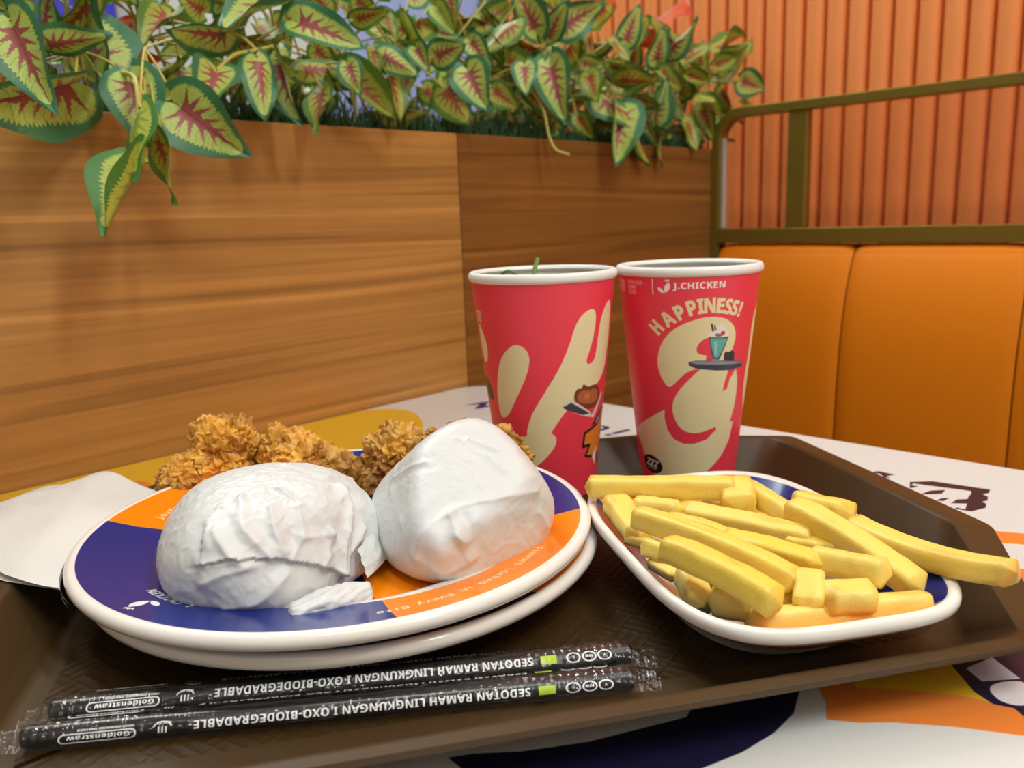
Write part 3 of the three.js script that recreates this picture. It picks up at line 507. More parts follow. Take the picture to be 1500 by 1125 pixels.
{
  const SR = { e: [0.048, 0.036, 0.052], p: 11, rough: 0.16, pl: planes([[0, -1, 0, 0.0265], [0.69, -0.12, 0.72, 0.0335], [0.1, 0.85, 0.5, 0.0245], [-0.8, 0.5, 0.35, 0.0300], [0.75, 0.6, -0.1, 0.0345], [-0.88, 0, 0.45, 0.0385], [-0.55, -0.3, 0.9, 0.047], [0.95, -0.1, -0.3, 0.043], [-0.6, 0.75, -0.2, 0.032]]),
    creases: [['r', 6, -38, -24, 89, -30, 3, 95, -19, 13, 97, 2, 25, 97, 30, 30, 91, 60, 29, 75, 89, 21, 40], ['r', 7, -6, 20, 98, 5, -2, 100, 11, -27, 96], ['r', 5, -93, 38, 4, -71, 62, 34, -44, 77, 47], ['r', 5, 16, 99, 0, 57, 81, 15], ['r', 4, -1, 100, 0, 47, 83, 30, 67, 56, 50], ['r', 4, -37, -20, 91, -12, -35, 93, 15, -31, 94], ['r', 10, 2, 2, 100, 10, -6, 99], ['r', 5, 93, -6, 37, 94, -29, 17], ['r', 3, -85, 44, -29, -96, 23, 17, -62, 3, 78]] };
  const t = thing('wrapped_burger', 'smooth taller burger wrapped in white paper with a shaded front fold, beside the cups', 'burger', new THREE.Vector3(-0.0245, TRAY + 0.047, -0.354));
  part('wrapper', wrapped(SR, 300, 200, 4.1), paper, t);
}

// ---------------------------------------------------------------- fried chicken
function worley(x, y, z) {                              // distance to the nearest scattered point
  const X = Math.floor(x), Y = Math.floor(y), Z = Math.floor(z); let best = 9;
  for (let i = -1; i < 2; i++) for (let j = -1; j < 2; j++) for (let k = -1; k < 2; k++) {
    let h = Math.imul(X + i, 374761393) ^ Math.imul(Y + j, 668265263) ^ Math.imul(Z + k, 2147483647 - 95); h = Math.imul(h ^ (h >>> 13), 1274126177); h ^= h >>> 16;
    const dx = X + i + (h & 1023) / 1023 - x, dy = Y + j + ((h >>> 10) & 1023) / 1023 - y, dz = Z + k + ((h >>> 20) & 1023) / 1023 - z, d = dx * dx + dy * dy + dz * dz; if (d < best) best = d;
  }
  return Math.sqrt(best);
}
const crustM = phy({ color: 0xffffff, vertexColors: true, roughness: 0.5, clearcoat: 0.15, clearcoatRoughness: 0.4 });
function crust(S, nu, nv, sd, tone) {
  const C = [], c0 = new THREE.Color();
  const g = grid(nu, nv, (u, v) => {
    const th = v * Math.PI, ph = u * 2 * Math.PI, q = [Math.sin(th) * Math.cos(ph), Math.sin(th) * Math.sin(ph), Math.cos(th)];
    let x = q[0] * S.r[0], y = q[1] * S.r[1], z = q[2] * S.r[2];
    if (S.taper) { const k = 1 - S.taper * smooth(-0.2, 1, x / S.r[0]); y *= k; z *= k; if (S.droop) y -= S.droop * smooth(0, 1, x / S.r[0]); }
    const f = S.freq ?? 1, px = x * 1000 + sd * 77, py = y * 1000 + sd * 31, pz = z * 1000;
    const lump = N3(px * 0.05, py * 0.05, pz * 0.05) * 0.0075 + N3(px * 0.1, py * 0.1, pz * 0.1 + 9) * 0.0042;
    const wx = px + 1.6 * N3(px * 0.16, py * 0.16, pz * 0.16), wy = py + 1.6 * N3(px * 0.16 + 7, py * 0.16, pz * 0.16), wz = pz + 1.6 * N3(px * 0.16, py * 0.16 + 7, pz * 0.16);
    const w1 = worley(wx * 0.22 * f, wy * 0.22 * f, wz * 0.22 * f), w2 = worley(wx * 0.5 * f + 5, wy * 0.5 * f, wz * 0.5 * f), w3 = 1 - Math.abs(N3(wx * 0.55, wy * 0.55, wz * 0.55)) * 2;
    const crumb = 0.0034 * Math.max(-0.35, 1 - w1 * w1 / 0.4) + 0.0017 * Math.max(-0.4, 1 - w2 * w2 / 0.4) + w3 * 0.0003 - 0.002;
    const e = (S.amp ?? 1) * crumb * 0.8 + lump * (S.lump ?? 1), sx = 0.0024 * N3(px * 0.33 + 5, py * 0.33, pz * 0.33), sy = 0.0024 * N3(px * 0.33, py * 0.33 + 9, pz * 0.33), sz = 0.0024 * N3(px * 0.33, py * 0.33, pz * 0.33 + 13);
    const brown = clamp(0.5 + 1.3 * N3(px * 0.07 + 3, py * 0.07, pz * 0.07) + 0.5 * N3(px * 0.3, py * 0.3, pz * 0.3) + (0.45 - w2) * 0.7);
    c0.setRGB(lerp(0.44, 0.84, brown) * tone, lerp(0.19, 0.45, brown) * tone, lerp(0.02, 0.062, brown) * tone); C.push(c0.r, c0.g, c0.b);
    return [x + q[0] * e + sx, y + q[1] * e + sy, z + q[2] * e + sz];
  }, true, (u, v) => [u, v]);
  g.setAttribute('color', new THREE.Float32BufferAttribute(C, 3));
  return g;
}
function chicken(label, x, h, z, turn, S, sd, tone, tilt = 0) {
  const t = thing('fried_chicken', label, 'chicken', new THREE.Vector3(x, TRAY + h, z), turn, 'fried chicken pieces behind the burgers');
  const m = part('crust', crust(S, 300, 180, sd, tone), crustM, t); m.rotation.z = tilt; return t;
}
chicken('tall crumbly golden piece of fried chicken, first from the left, behind the left burger', -0.1655, 0.041, -0.462, 0.3, { r: [0.0215, 0.0235, 0.021] }, 1, 1);
{ const t = chicken('fried chicken drumstick with a knobbly end pointing right, behind the left burger', -0.127, 0.036, -0.461, -0.1, { r: [0.0275, 0.0205, 0.021], amp: 0.85, taper: 0.2 }, 2, 0.98);
  const e = part('drumstick_end', crust({ r: [0.025, 0.0085, 0.008], amp: 0.45, lump: 0.35, taper: 0.3, droop: 0.004 }, 140, 80, 6, 0.8), crustM, t); e.position.set(0.033, -0.004, 0.000); e.rotation.z = -0.42; e.rotation.y = -0.1; }
chicken('small rough piece of fried chicken between the two wrapped burgers', -0.0655, 0.0365, -0.447, 0.2, { r: [0.0175, 0.0195, 0.018], amp: 1.05 }, 3, 0.8);
chicken('long darker piece of fried chicken behind the taller burger', -0.026, 0.0385, -0.4555, -0.12, { r: [0.036, 0.0178, 0.019], amp: 0.8 }, 4, 0.8);
{ const t = chicken('low nugget-like piece of fried chicken at far left of the plate rim', -0.186, 0.0345, -0.4475, 0.5, { r: [0.013, 0.0118, 0.014], amp: 0.9 }, 5, 0.92); }

// ---------------------------------------------------------------- french fries
const fryM = phy({ color: 0xffffff, vertexColors: true, roughness: 0.45, bumpMap: grainBump, bumpScale: 0.00016, clearcoat: 0.12, clearcoatRoughness: 0.35 });
function fryGeo(len, w, h, bend, sd, taper, brown) {
  const nu = 24, nv = Math.max(8, Math.round(len / 0.0028)), C = [];
  const g = grid(nu, nv, (u, v) => {
    const a = u * 2 * Math.PI + 0.39, s = v * 2 - 1, n = 5;
    let e = Math.abs(s) > 0.999 ? 0.02 : 1; const q = (1 - Math.abs(s)) * len / 2 / (w * 0.28); if (q < 1) e = Math.max(0.02, Math.pow(1 - Math.pow(1 - q, 2.6), 0.45));
    const tp = 1 - taper * smooth(0.1, 1, v) - 0.06 * smooth(0.2, 1, 1 - v);
    const c = Math.cos(a), si = Math.sin(a), k = Math.pow(Math.pow(Math.abs(c), n) + Math.pow(Math.abs(si), n), -1 / n) * e * tp;
    const wob = 1 + 0.10 * N3(v * 3 + sd, 1.3, sd * 2) + 0.05 * N3(v * 9 + sd, c * 1.5, si * 1.5);
    const cz = 0.0011 * N3(v * 2.2 + sd * 3, 4, 1), b = bend * (1 - s * s);
    const m = smooth(0.15, 0.6, N3(v * 4 + sd * 5, c + 3, si + sd)) * 0.35 + brown * Math.pow(Math.abs(s), 14);
    const pale = clamp(0.5 + N3(sd * 9, 1.1, 2.2)) * 0.12; C.push(lerp(0.90, 0.68, m), lerp(0.625 + pale * 0.5, 0.30, m), lerp(0.075 + pale * 0.7, 0.022, m));
    return [s * len / 2, c * k * h / 2 * wob + b, si * k * w / 2 * wob + cz];
  }, true, (u, v) => [u * 0.6, v * len * 20]);
  g.setAttribute('color', new THREE.Float32BufferAttribute(C, 3)); return g;
}
// [ax, ay, az, bx, by, bz, thickness] in millimetres (y above the tray floor), then the bend in mm and what singles it out
const FRIES = [
  [36, 38, -392, 104, 40, -376, 10.9, 0.5, 1, 'long straight french fry reaching out over the upper left dish rim'],
  [106, 39, -381, 104, 34, -368, 17.1, 0, 0.9, 'stubby french fry with its blunt end facing out, where the long upper fry ends'],
  [116, 32, -399, 123, 35, -341, 10.9, 0.5, 1, 'french fry sloping down from the orange and blue border of the dish'],
  [121, 40, -347, 151, 27, -292, 11.3, 3, 1, 'long thick curved french fry with a brown spot, running to the lower right'],
  [148, 32, -345, 173, 42, -272, 10.9, -4, 1, 'long curved french fry with a browned tip, hanging out over the right dish rim'],
  [136, 31, -379, 150, 32, -357, 14.2, 0, 0.9, 'flat short french fry lying by the far blue rim'],
  [78, 33, -364, 124, 32, -331, 10.6, 1, 1, 'plump french fry across the middle of the pile, under the two upper ones'],
  [52, 41, -341, 101, 36, -283, 10.4, 2, 1, 'long french fry with a split upper end, along the left middle of the pile'],
  [57, 43, -301, 88, 37, -264, 11.1, 2, 1, 'thick pale french fry lying on top at the front left of the pile'],
  [86, 35, -326, 115, 35, -299, 9.8, 1, 1, 'pale french fry in the centre with its blunt end beside the two short blocks'],
  [115, 35, -305, 137, 35, -289, 11.1, 0, 1, 'broad french fry with a square end just above the two short blocks'],
  [107, 37, -285, 103, 30, -274, 11.5, 0, 0.9, 'short french fry standing upright, left of the two front blocks'],
  [109, 33, -275, 126, 33, -276, 12.4, 0, 0.9, 'short french fry with a rounded square end, right of the two front blocks'],
  [83, 25, -272, 149, 26, -281, 11.0, 0.5, 1, 'longest front french fry lying along the near dish rim'],
  [88, 27, -283, 72, 28, -287, 12.3, 0, 1, 'short thick french fry at the near left rim with a round end'],
  [48, 33, -381, 54, 30, -347, 13.4, 0, 0.8, 'pale angular french fry piece leaning on the left dish wall'],
  [49, 28, -350, 66, 28, -331, 6.9, 0, 0.7, 'thin brownish french fry sliver at the left dish wall'],
  [56, 27, -326, 63, 27, -310, 6.5, 0, 0.8, 'small french fry tip close to the left front dish wall'],
  [67, 28, -309, 68, 26, -288, 10.6, 0, 1, 'french fry pointing at the viewer below the thick pale one'],
  [56, 33, -376, 76, 33, -369, 10.2, 0, 1, 'french fry just under the left end of the long upper fry'],
  [79, 32, -390, 81, 30, -361, 9.6, 0, 0.8, 'wedge-shaped french fry under the middle of the long upper fry'],
  [68, 35, -351, 92, 33, -328, 8.8, 1, 1, 'slim french fry between the split one and the plump middle one'],
  [105, 28, -292, 83, 23, -278, 8.6, 0, 1, 'french fry slanting under the thick pale one towards the near rim'],
  [114, 30, -333, 134, 30, -323, 8.5, 0, 1, 'french fry half hidden behind the broad square-ended one'],
  [53, 33, -328, 67, 31, -318, 8.4, 0, 1, 'short french fry under the split upper end'],
  [79, 24, -322, 112, 21, -294, 8.7, 0, 1, 'french fry deep in the front of the pile'],
  [80, 25, -365, 117, 24, -342, 9.8, 0, 1, 'french fry deep in the middle of the pile'],
  [111, 27, -368, 141, 25, -345, 9.9, 0, 1, 'french fry deep behind the pale centre one'],
  [134, 24, -298, 127, 22, -290, 8.8, 0, 1, 'french fry end tucked behind the rounded front block'],
  [61, 24, -345, 87, 22, -308, 8.5, 0, 1, 'french fry deep along the left dish wall'],
  [135, 24, -338, 148, 23, -316, 9.1, 0, 1, 'french fry deep below the broad square-ended one'],
  [95, 28, -393, 116, 26, -369, 10.5, 0, 1, 'french fry deep under the stubby upper end'],
];
FRIES.forEach(([ax, ay, az, bx, by, bz, th, bend, fl, label], i) => {
  const a = new THREE.Vector3(ax, ay, az).multiplyScalar(0.001), b = new THREE.Vector3(bx, by, bz).multiplyScalar(0.001), d = b.clone().sub(a), len = d.length() + th * 0.0004;
  const m = shade(new THREE.Mesh(fryGeo(len, th * 0.001, th * fl * 0.001, bend * 0.001, i * 1.37 + 0.5, 0.05 + 0.12 * ((i * 7) % 5) / 5, i === 4 ? 1 : i % 4 === 0 ? 0.5 : 0.2), fryM)); m.name = numbered('french_fry');
  const x = d.normalize(), up = Math.abs(x.y) > 0.9 ? new THREE.Vector3(0, 0, 1) : new THREE.Vector3(0, 1, 0), z = new THREE.Vector3().crossVectors(x, up).normalize(), y = new THREE.Vector3().crossVectors(z, x);
  m.quaternion.setFromRotationMatrix(new THREE.Matrix4().makeBasis(x, y, z)); m.rotateX(0.25 * Math.sin(i * 2.3));
  m.position.copy(a.add(b).multiplyScalar(0.5)); m.position.y += TRAY; scene.add(m);
  tag(m, label, 'french fry', 'french fries in the dish');
});

// ---------------------------------------------------------------- napkin
{
  const t = thing('paper_napkin', 'white folded paper napkin draped over the tray edge, tucked under the plates', 'napkin', new THREE.Vector3(0, 0, 0));
  const m = std({ color: new THREE.Color().setRGB(0.73, 0.715, 0.665), roughness: 0.85, side: THREE.DoubleSide, bumpMap: grainBump, bumpScale: 0.0002 });
  // [u, v] corners in the tray's axes; the height follows the rim beneath
  const fl = [-0.196, 0.456], fr = [-0.092, 0.328], br = [-0.083, 0.468], bl = [-0.188, 0.550];
  const under = (u, v) => { const vv = smooth(0.495, 0.525, v); let h; if (u < -0.16) h = lerp(0.0275, 0.017, smooth(-0.162, -0.215, u)); else if (u < -0.138) h = lerp(0.0275, 0.0305, (u + 0.16) / 0.022); else h = lerp(0.0305, 0.0262, smooth(-0.138, -0.105, u)); return h - 0.008 * vv; };
  const layer = (lift, sh, front) => grid(56, 56, (a, b) => {
    let u = lerp(lerp(fl[0], fr[0], a), lerp(bl[0], br[0], a), b) + sh, v = lerp(lerp(fl[1], fr[1], a), lerp(bl[1], br[1], a), b) + front * (1 - b);
    v += 0.006 * Math.sin(a * 7.5 + 0.6) * (1 - b) * (1 - b) - 0.010 * Math.sin(a * Math.PI) * Math.pow(1 - b, 3); if (b > 0.85) v -= 0.02 * Math.pow((b - 0.85) / 0.15, 2) * Math.abs(a - 0.5);
    const y = under(u, v) + lift + 0.0016 * N3(u * 26, v * 26, 1.7) + 0.0010 * (1 - Math.abs(N3(u * 40 + v * 30, v * 14, 3)) * 2) + 0.0035 * smooth(0.75, 1, b) * Math.sin(a * 3) + 0.003 * Math.sin(a * 7.5 + 0.6) * Math.pow(1 - b, 3);
    for (const [cu, cv] of [[0.0001, 0.3885], [0.0052, 0.3937]]) { const du = u - cu, dv = v - cv, r = Math.hypot(du, dv); if (r < 0.1205) { u = cu + du / r * 0.1205; v = cv + dv / r * 0.1205; } }
    const p = TP(u, v, TABLE + y); return [p.x, p.y, p.z];
  });
  part('upper_layer', layer(0.0034, 0, 0), m, t);
  part('lower_layer', layer(0.0008, -0.004, 0.004), m, t);
}

// ---------------------------------------------------------------- wrapped straws
{
  const film = phy({ color: 0xffffff, roughness: 0.12, transmission: 1, thickness: 0, specularIntensity: 1, ior: 1.5, bumpMap: data(512, 256, (u, v) => 0.5 + 0.35 * N3(u * 14, v * 5, 2) + 0.22 * (1 - Math.abs(N3(u * 22, v * 9, 5)) * 2) + 0.12 * Math.sin(u * 512 * 0.9), false), bumpScale: 0.0013, side: THREE.DoubleSide });
  film.bumpMap.repeat.set(1, 1);
  const black = phy({ color: new THREE.Color().setRGB(0.009, 0.0085, 0.009), roughness: 0.28, clearcoat: 0.3 });
  const ink = canvas(2048, 80, (c) => {
    c.clearRect(0, 0, 2048, 80); c.fillStyle = '#e9e9e6'; c.strokeStyle = '#e9e9e6'; c.textBaseline = 'middle';
    c.font = 'bold 58px sans-serif'; c.save(); c.translate(345, 44); c.scale(0.76, 1); c.fillText('SEDOTAN RAMAH LINGKUNGAN I OXO-BIODEGRADABLE', 0, 0); c.restore();
    c.fillStyle = '#a9c81e'; c.fillRect(255, 22, 62, 46); c.fillStyle = '#e9e9e6';
    for (const [x, s] of [[60, '♻'], [120, 'MB'], [182, '::']]) { c.lineWidth = 6; c.beginPath(); c.arc(x + 8, 44, 25, 0, Math.PI * 2); c.stroke(); c.font = 'bold 20px sans-serif'; c.textAlign = 'center'; c.fillText(s === '♻' ? 'Y' : s, x + 8, 45); c.textAlign = 'left'; }
    c.lineWidth = 5; c.beginPath(); for (let i = -1; i < 2; i++) { c.moveTo(1630 + i * 12, 18); c.lineTo(1630 + i * 12, 50); } c.stroke(); c.beginPath(); c.arc(1630, 44, 30, 0.2, Math.PI - 0.2); c.stroke(); c.font = 'bold 16px sans-serif'; c.fillText('HALAL', 1602, 68);
    c.lineWidth = 5; c.beginPath(); c.roundRect(1720, 10, 250, 44, 18); c.stroke(); c.font = 'bold 34px sans-serif'; c.fillText('Goldenstraw', 1736, 33); c.font = 'bold 15px sans-serif'; c.fillText('YOUR DRINKING PARTNER ★★★★★', 1724, 68);
  });
  const inkM = phy({ map: ink, transparent: true, roughness: 0.5, side: THREE.DoubleSide });
  function straw(label, x0, y0, z0, x1, y1, z1, spin, sd) {
    const a = new THREE.Vector3(x0, TRAY + y0, z0), b = new THREE.Vector3(x1, TRAY + y1, z1), d = b.clone().sub(a), L = d.length();
    const t = thing('wrapped_straw', label, 'straw', a.clone().add(b).multiplyScalar(0.5));
    t.quaternion.setFromUnitVectors(new THREE.Vector3(1, 0, 0), d.clone().normalize());
    const tube = lathe([[0.0031, -L / 2], [0.0036, -L / 2 - 0.0002], [0.0038, -L / 2 + 0.0004], [0.0038, L / 2 - 0.0004], [0.0036, L / 2 + 0.0002], [0.0031, L / 2], [0.0030, -L / 2]], 28); tube.rotateZ(-Math.PI / 2);
    part('tube', tube, black, t);
    // film sleeve, flattened into crimped ends
    const E = 0.0105, T = L / 2 + E;
    const f = grid(40, 150, (u, v) => {
      const s = (v * 2 - 1) * T, w = u * 2 * Math.PI, end = smooth(L / 2 - 0.003, T - 0.002, Math.abs(s)), k = 1 + 0.07 * N3(s * 160, Math.cos(w) * 1.5, Math.sin(w) * 1.5 + sd) + 0.028 * Math.sin(s * 4800);
      const side = Math.cos(w), up = Math.sin(w);
      const hw = lerp(0.0066, 0.0074, end) * k, hh = (side > 0 ? lerp(0.0044, 0.0004, end) : lerp(0.0044, 0.0004, end)) * (1 + 0.05 * N3(s * 210, side * 2, sd + up));
      const wave = end * 0.0012 * Math.sin(side * 7 + sd);
      return [s, up * hh + wave * 0.8 - end * 0.0022 + 0.0001, side * hw];
    }, true, (u, v) => [v, u]);
    part('film', f, film, t, 'clear crimped film sleeve');
    const PR = (name, phi) => {                           // print lies on the film; read from the far side of the table
      const p = grid(6, 60, (u, v) => { const q = phi + (u - 0.5) * 1.05, s = lerp(L / 2 - 0.004, -L / 2 + 0.006, v); return [s, Math.sin(q) * 0.00445 + 0.0001, Math.cos(q) * 0.0067]; }, false, (u, v) => [v, 1 - u]);
      part(name, p, inkM, t, 'white and green print');
    };
    PR('print', spin); PR('print', spin + 1.75);
    return t;
  }
  straw('black straw in a clear printed film sleeve, nearer of the two, along the tray edge', -0.1681, 0.0046, -0.2518, 0.0395, 0.0046, -0.2745, 0.42, 1.2);
  straw('black straw in a clear printed film sleeve, farther of the two, beside the plates', -0.1640, 0.0072, -0.2628, 0.0405, 0.0078, -0.2862, 0.75, 5.3);
}

// ---------------------------------------------------------------- artificial plants on the wood wall
{
  const leafTex = (edge, mid, red, vein, sd) => canvas(256, 384, (c) => {   // stalk end at the top (y = 60), tip at the bottom
    seed = sd;
    c.fillStyle = edge; c.fillRect(0, 0, 256, 384);
    const star = (n, w, h, y0, fill, jag) => { c.beginPath(); for (let i = 0; i <= n; i++) { const t = i / n * 2 - 1, a = t * Math.PI; const j = i % 2 ? 1 : 1 - jag * (0.6 + 0.8 * rnd()); const yy = -Math.cos(a), k = yy < 0 ? 0.42 : 1; const shape = Math.sin(Math.abs(a)); c.lineTo(128 + Math.sign(a) * w * Math.pow(shape, 0.85) * j * (yy > 0 ? 1 - 0.35 * yy : 1), y0 + h * yy * k * (yy > 0.9 ? 1 : j * 0.5 + 0.5)); } c.closePath(); c.fillStyle = fill; c.fill(); };
    star(170, 93, 222, 118, mid, 0.13);
    for (let i = 0; i < 900; i++) { c.fillStyle = rnd() < 0.5 ? 'rgba(90,120,30,0.16)' : 'rgba(225,235,140,0.16)'; const x = 128 + rr(-85, 85), y = rr(40, 330); c.fillRect(x, y, 1 + rnd() * 6, 1 + rnd() * 3); }
    // red heart: a tapering spear along the midrib and feathered rays along the side veins
    const ray = (x0, y0, x1, y1, w) => { const dx = x1 - x0, dy = y1 - y0, l = Math.hypot(dx, dy), nx = -dy / l * w, ny = dx / l * w; c.beginPath(); c.moveTo(x0 - nx, y0 - ny); for (let i = 1; i <= 10; i++) { const t = i / 10, k = 1 - t * t * 0.9 + (i % 2 ? 0.25 : -0.2); c.lineTo(x0 + dx * t - nx * k * (1 - t * 0.5), y0 + dy * t - ny * k * (1 - t * 0.5)); } for (let i = 10; i >= 0; i--) { const t = i / 10, k = 1 - t * t * 0.9 + (i % 2 ? -0.2 : 0.25); c.lineTo(x0 + dx * t + nx * k * (1 - t * 0.5), y0 + dy * t + ny * k * (1 - t * 0.5)); } c.closePath(); c.fill(); };
    c.fillStyle = red; ray(128, 84, 128, 318, 23); for (const q of [-1, 1]) { ray(128, 108, 128 + q * 70, 70, 12); ray(128, 112, 128 + q * 76, 128, 13); ray(128, 130, 128 + q * 66, 178, 12); ray(128, 168, 128 + q * 50, 224, 10); ray(128, 208, 128 + q * 34, 262, 8); }
    for (let i = 0; i < 160; i++) { c.fillStyle = rnd() < 0.5 ? 'rgba(60,30,20,0.12)' : 'rgba(230,170,140,0.14)'; c.fillRect(128 + rr(-50, 50), rr(80, 280), 1 + rnd() * 5, 1 + rnd() * 2); }
    c.strokeStyle = 'rgba(80,90,30,0.28)'; c.lineWidth = 1.1; for (let i = 0; i < 150; i++) { const x = 128 + rr(-84, 84), y = rr(50, 300); c.beginPath(); c.moveTo(x, y); c.lineTo(x + rr(-12, 12), y + rr(2, 12)); c.stroke(); }
    c.strokeStyle = vein; c.lineWidth = 3; c.beginPath(); c.moveTo(128, 40); c.lineTo(128, 330); c.stroke();
    c.lineWidth = 1.6; for (let i = 0; i < 7; i++) for (const s of [-1, 1]) { const y = 92 + i * 28; c.beginPath(); c.moveTo(128, y); c.quadraticCurveTo(128 + s * 40, y - 4 + i * 3, 128 + s * (92 - i * 8), y + 28 + (i ? 0 : -50)); c.stroke(); }
  });
  const mk = (t) => phy({ map: t, roughness: 0.5, side: THREE.DoubleSide, transmission: 0.22, thickness: 0 });
  const mats = [mk(leafTex('#3c7d52', '#b9cf62', '#a8504c', 'rgba(70,50,30,0.55)', 11)), mk(leafTex('#557f24', '#a9b240', '#a24a2c', 'rgba(90,80,20,0.4)', 23)), mk(leafTex('#4c8a3a', '#c4cf58', '#9fb040', 'rgba(120,130,40,0.5)', 37)), mk(leafTex('#c23a10', '#d4521a', '#b02a0c', 'rgba(180,120,40,0.5)', 41))];
  seed = 99;
  // heart-shaped leaf: stalk joint at the origin, tip at y = -1, half width 0.5, facing +z
  const leafGeo = (cup, droop, twist, wav) => {
    const g = grid(8, 12, (u, v) => {
      const t = u * 2 - 1, s = v, half = 0.5 * Math.pow(Math.sin(Math.PI * Math.pow(clamp(s * 0.985 + 0.012), 0.62)), 0.85) * (1 - 0.12 * s);
      const back = 0.20 * Math.pow(Math.abs(t), 1.2) * Math.pow(1 - s, 3);
      let x = t * half, y = -s + back * 1.0, z = cup * Math.abs(t) * half * 2 - droop * s * s + wav * Math.sin(s * 9 + t * 2) * Math.abs(t) * 0.05 + 0.03 * Math.sin(Math.abs(t) * 9) * half;
      const c = Math.cos(twist * s), q = Math.sin(twist * s); return [x * c - z * q, y, x * q + z * c];
    }, false, (u, v, p) => [0, 0]);
    const p = g.attributes.position, uv = g.attributes.uv;
    let k = 0; for (let j = 0; j <= 12; j++) for (let i = 0; i <= 8; i++, k++) { const s = j / 12, t = i / 4 - 1, half = 0.5 * Math.pow(Math.sin(Math.PI * Math.pow(clamp(s * 0.985 + 0.012), 0.62)), 0.85) * (1 - 0.12 * s), back = 0.2 * Math.pow(Math.abs(t), 1.2) * Math.pow(1 - s, 3); uv.setXY(k, 0.5 + t * half * 0.98, 1 - (60 + (s - back) * 312) / 384); }
    return g;
  };
  const geos = [leafGeo(0.18, 0.12, 0.0, 1), leafGeo(0.3, 0.2, 0.25, 1.4), leafGeo(-0.12, 0.25, -0.2, 1.2), leafGeo(0.45, 0.05, 0.1, 1), leafGeo(0.1, -0.12, 0.3, 1.6)];
  const stemM = std({ color: new THREE.Color().setRGB(0.50, 0.44, 0.09), roughness: 0.55 });
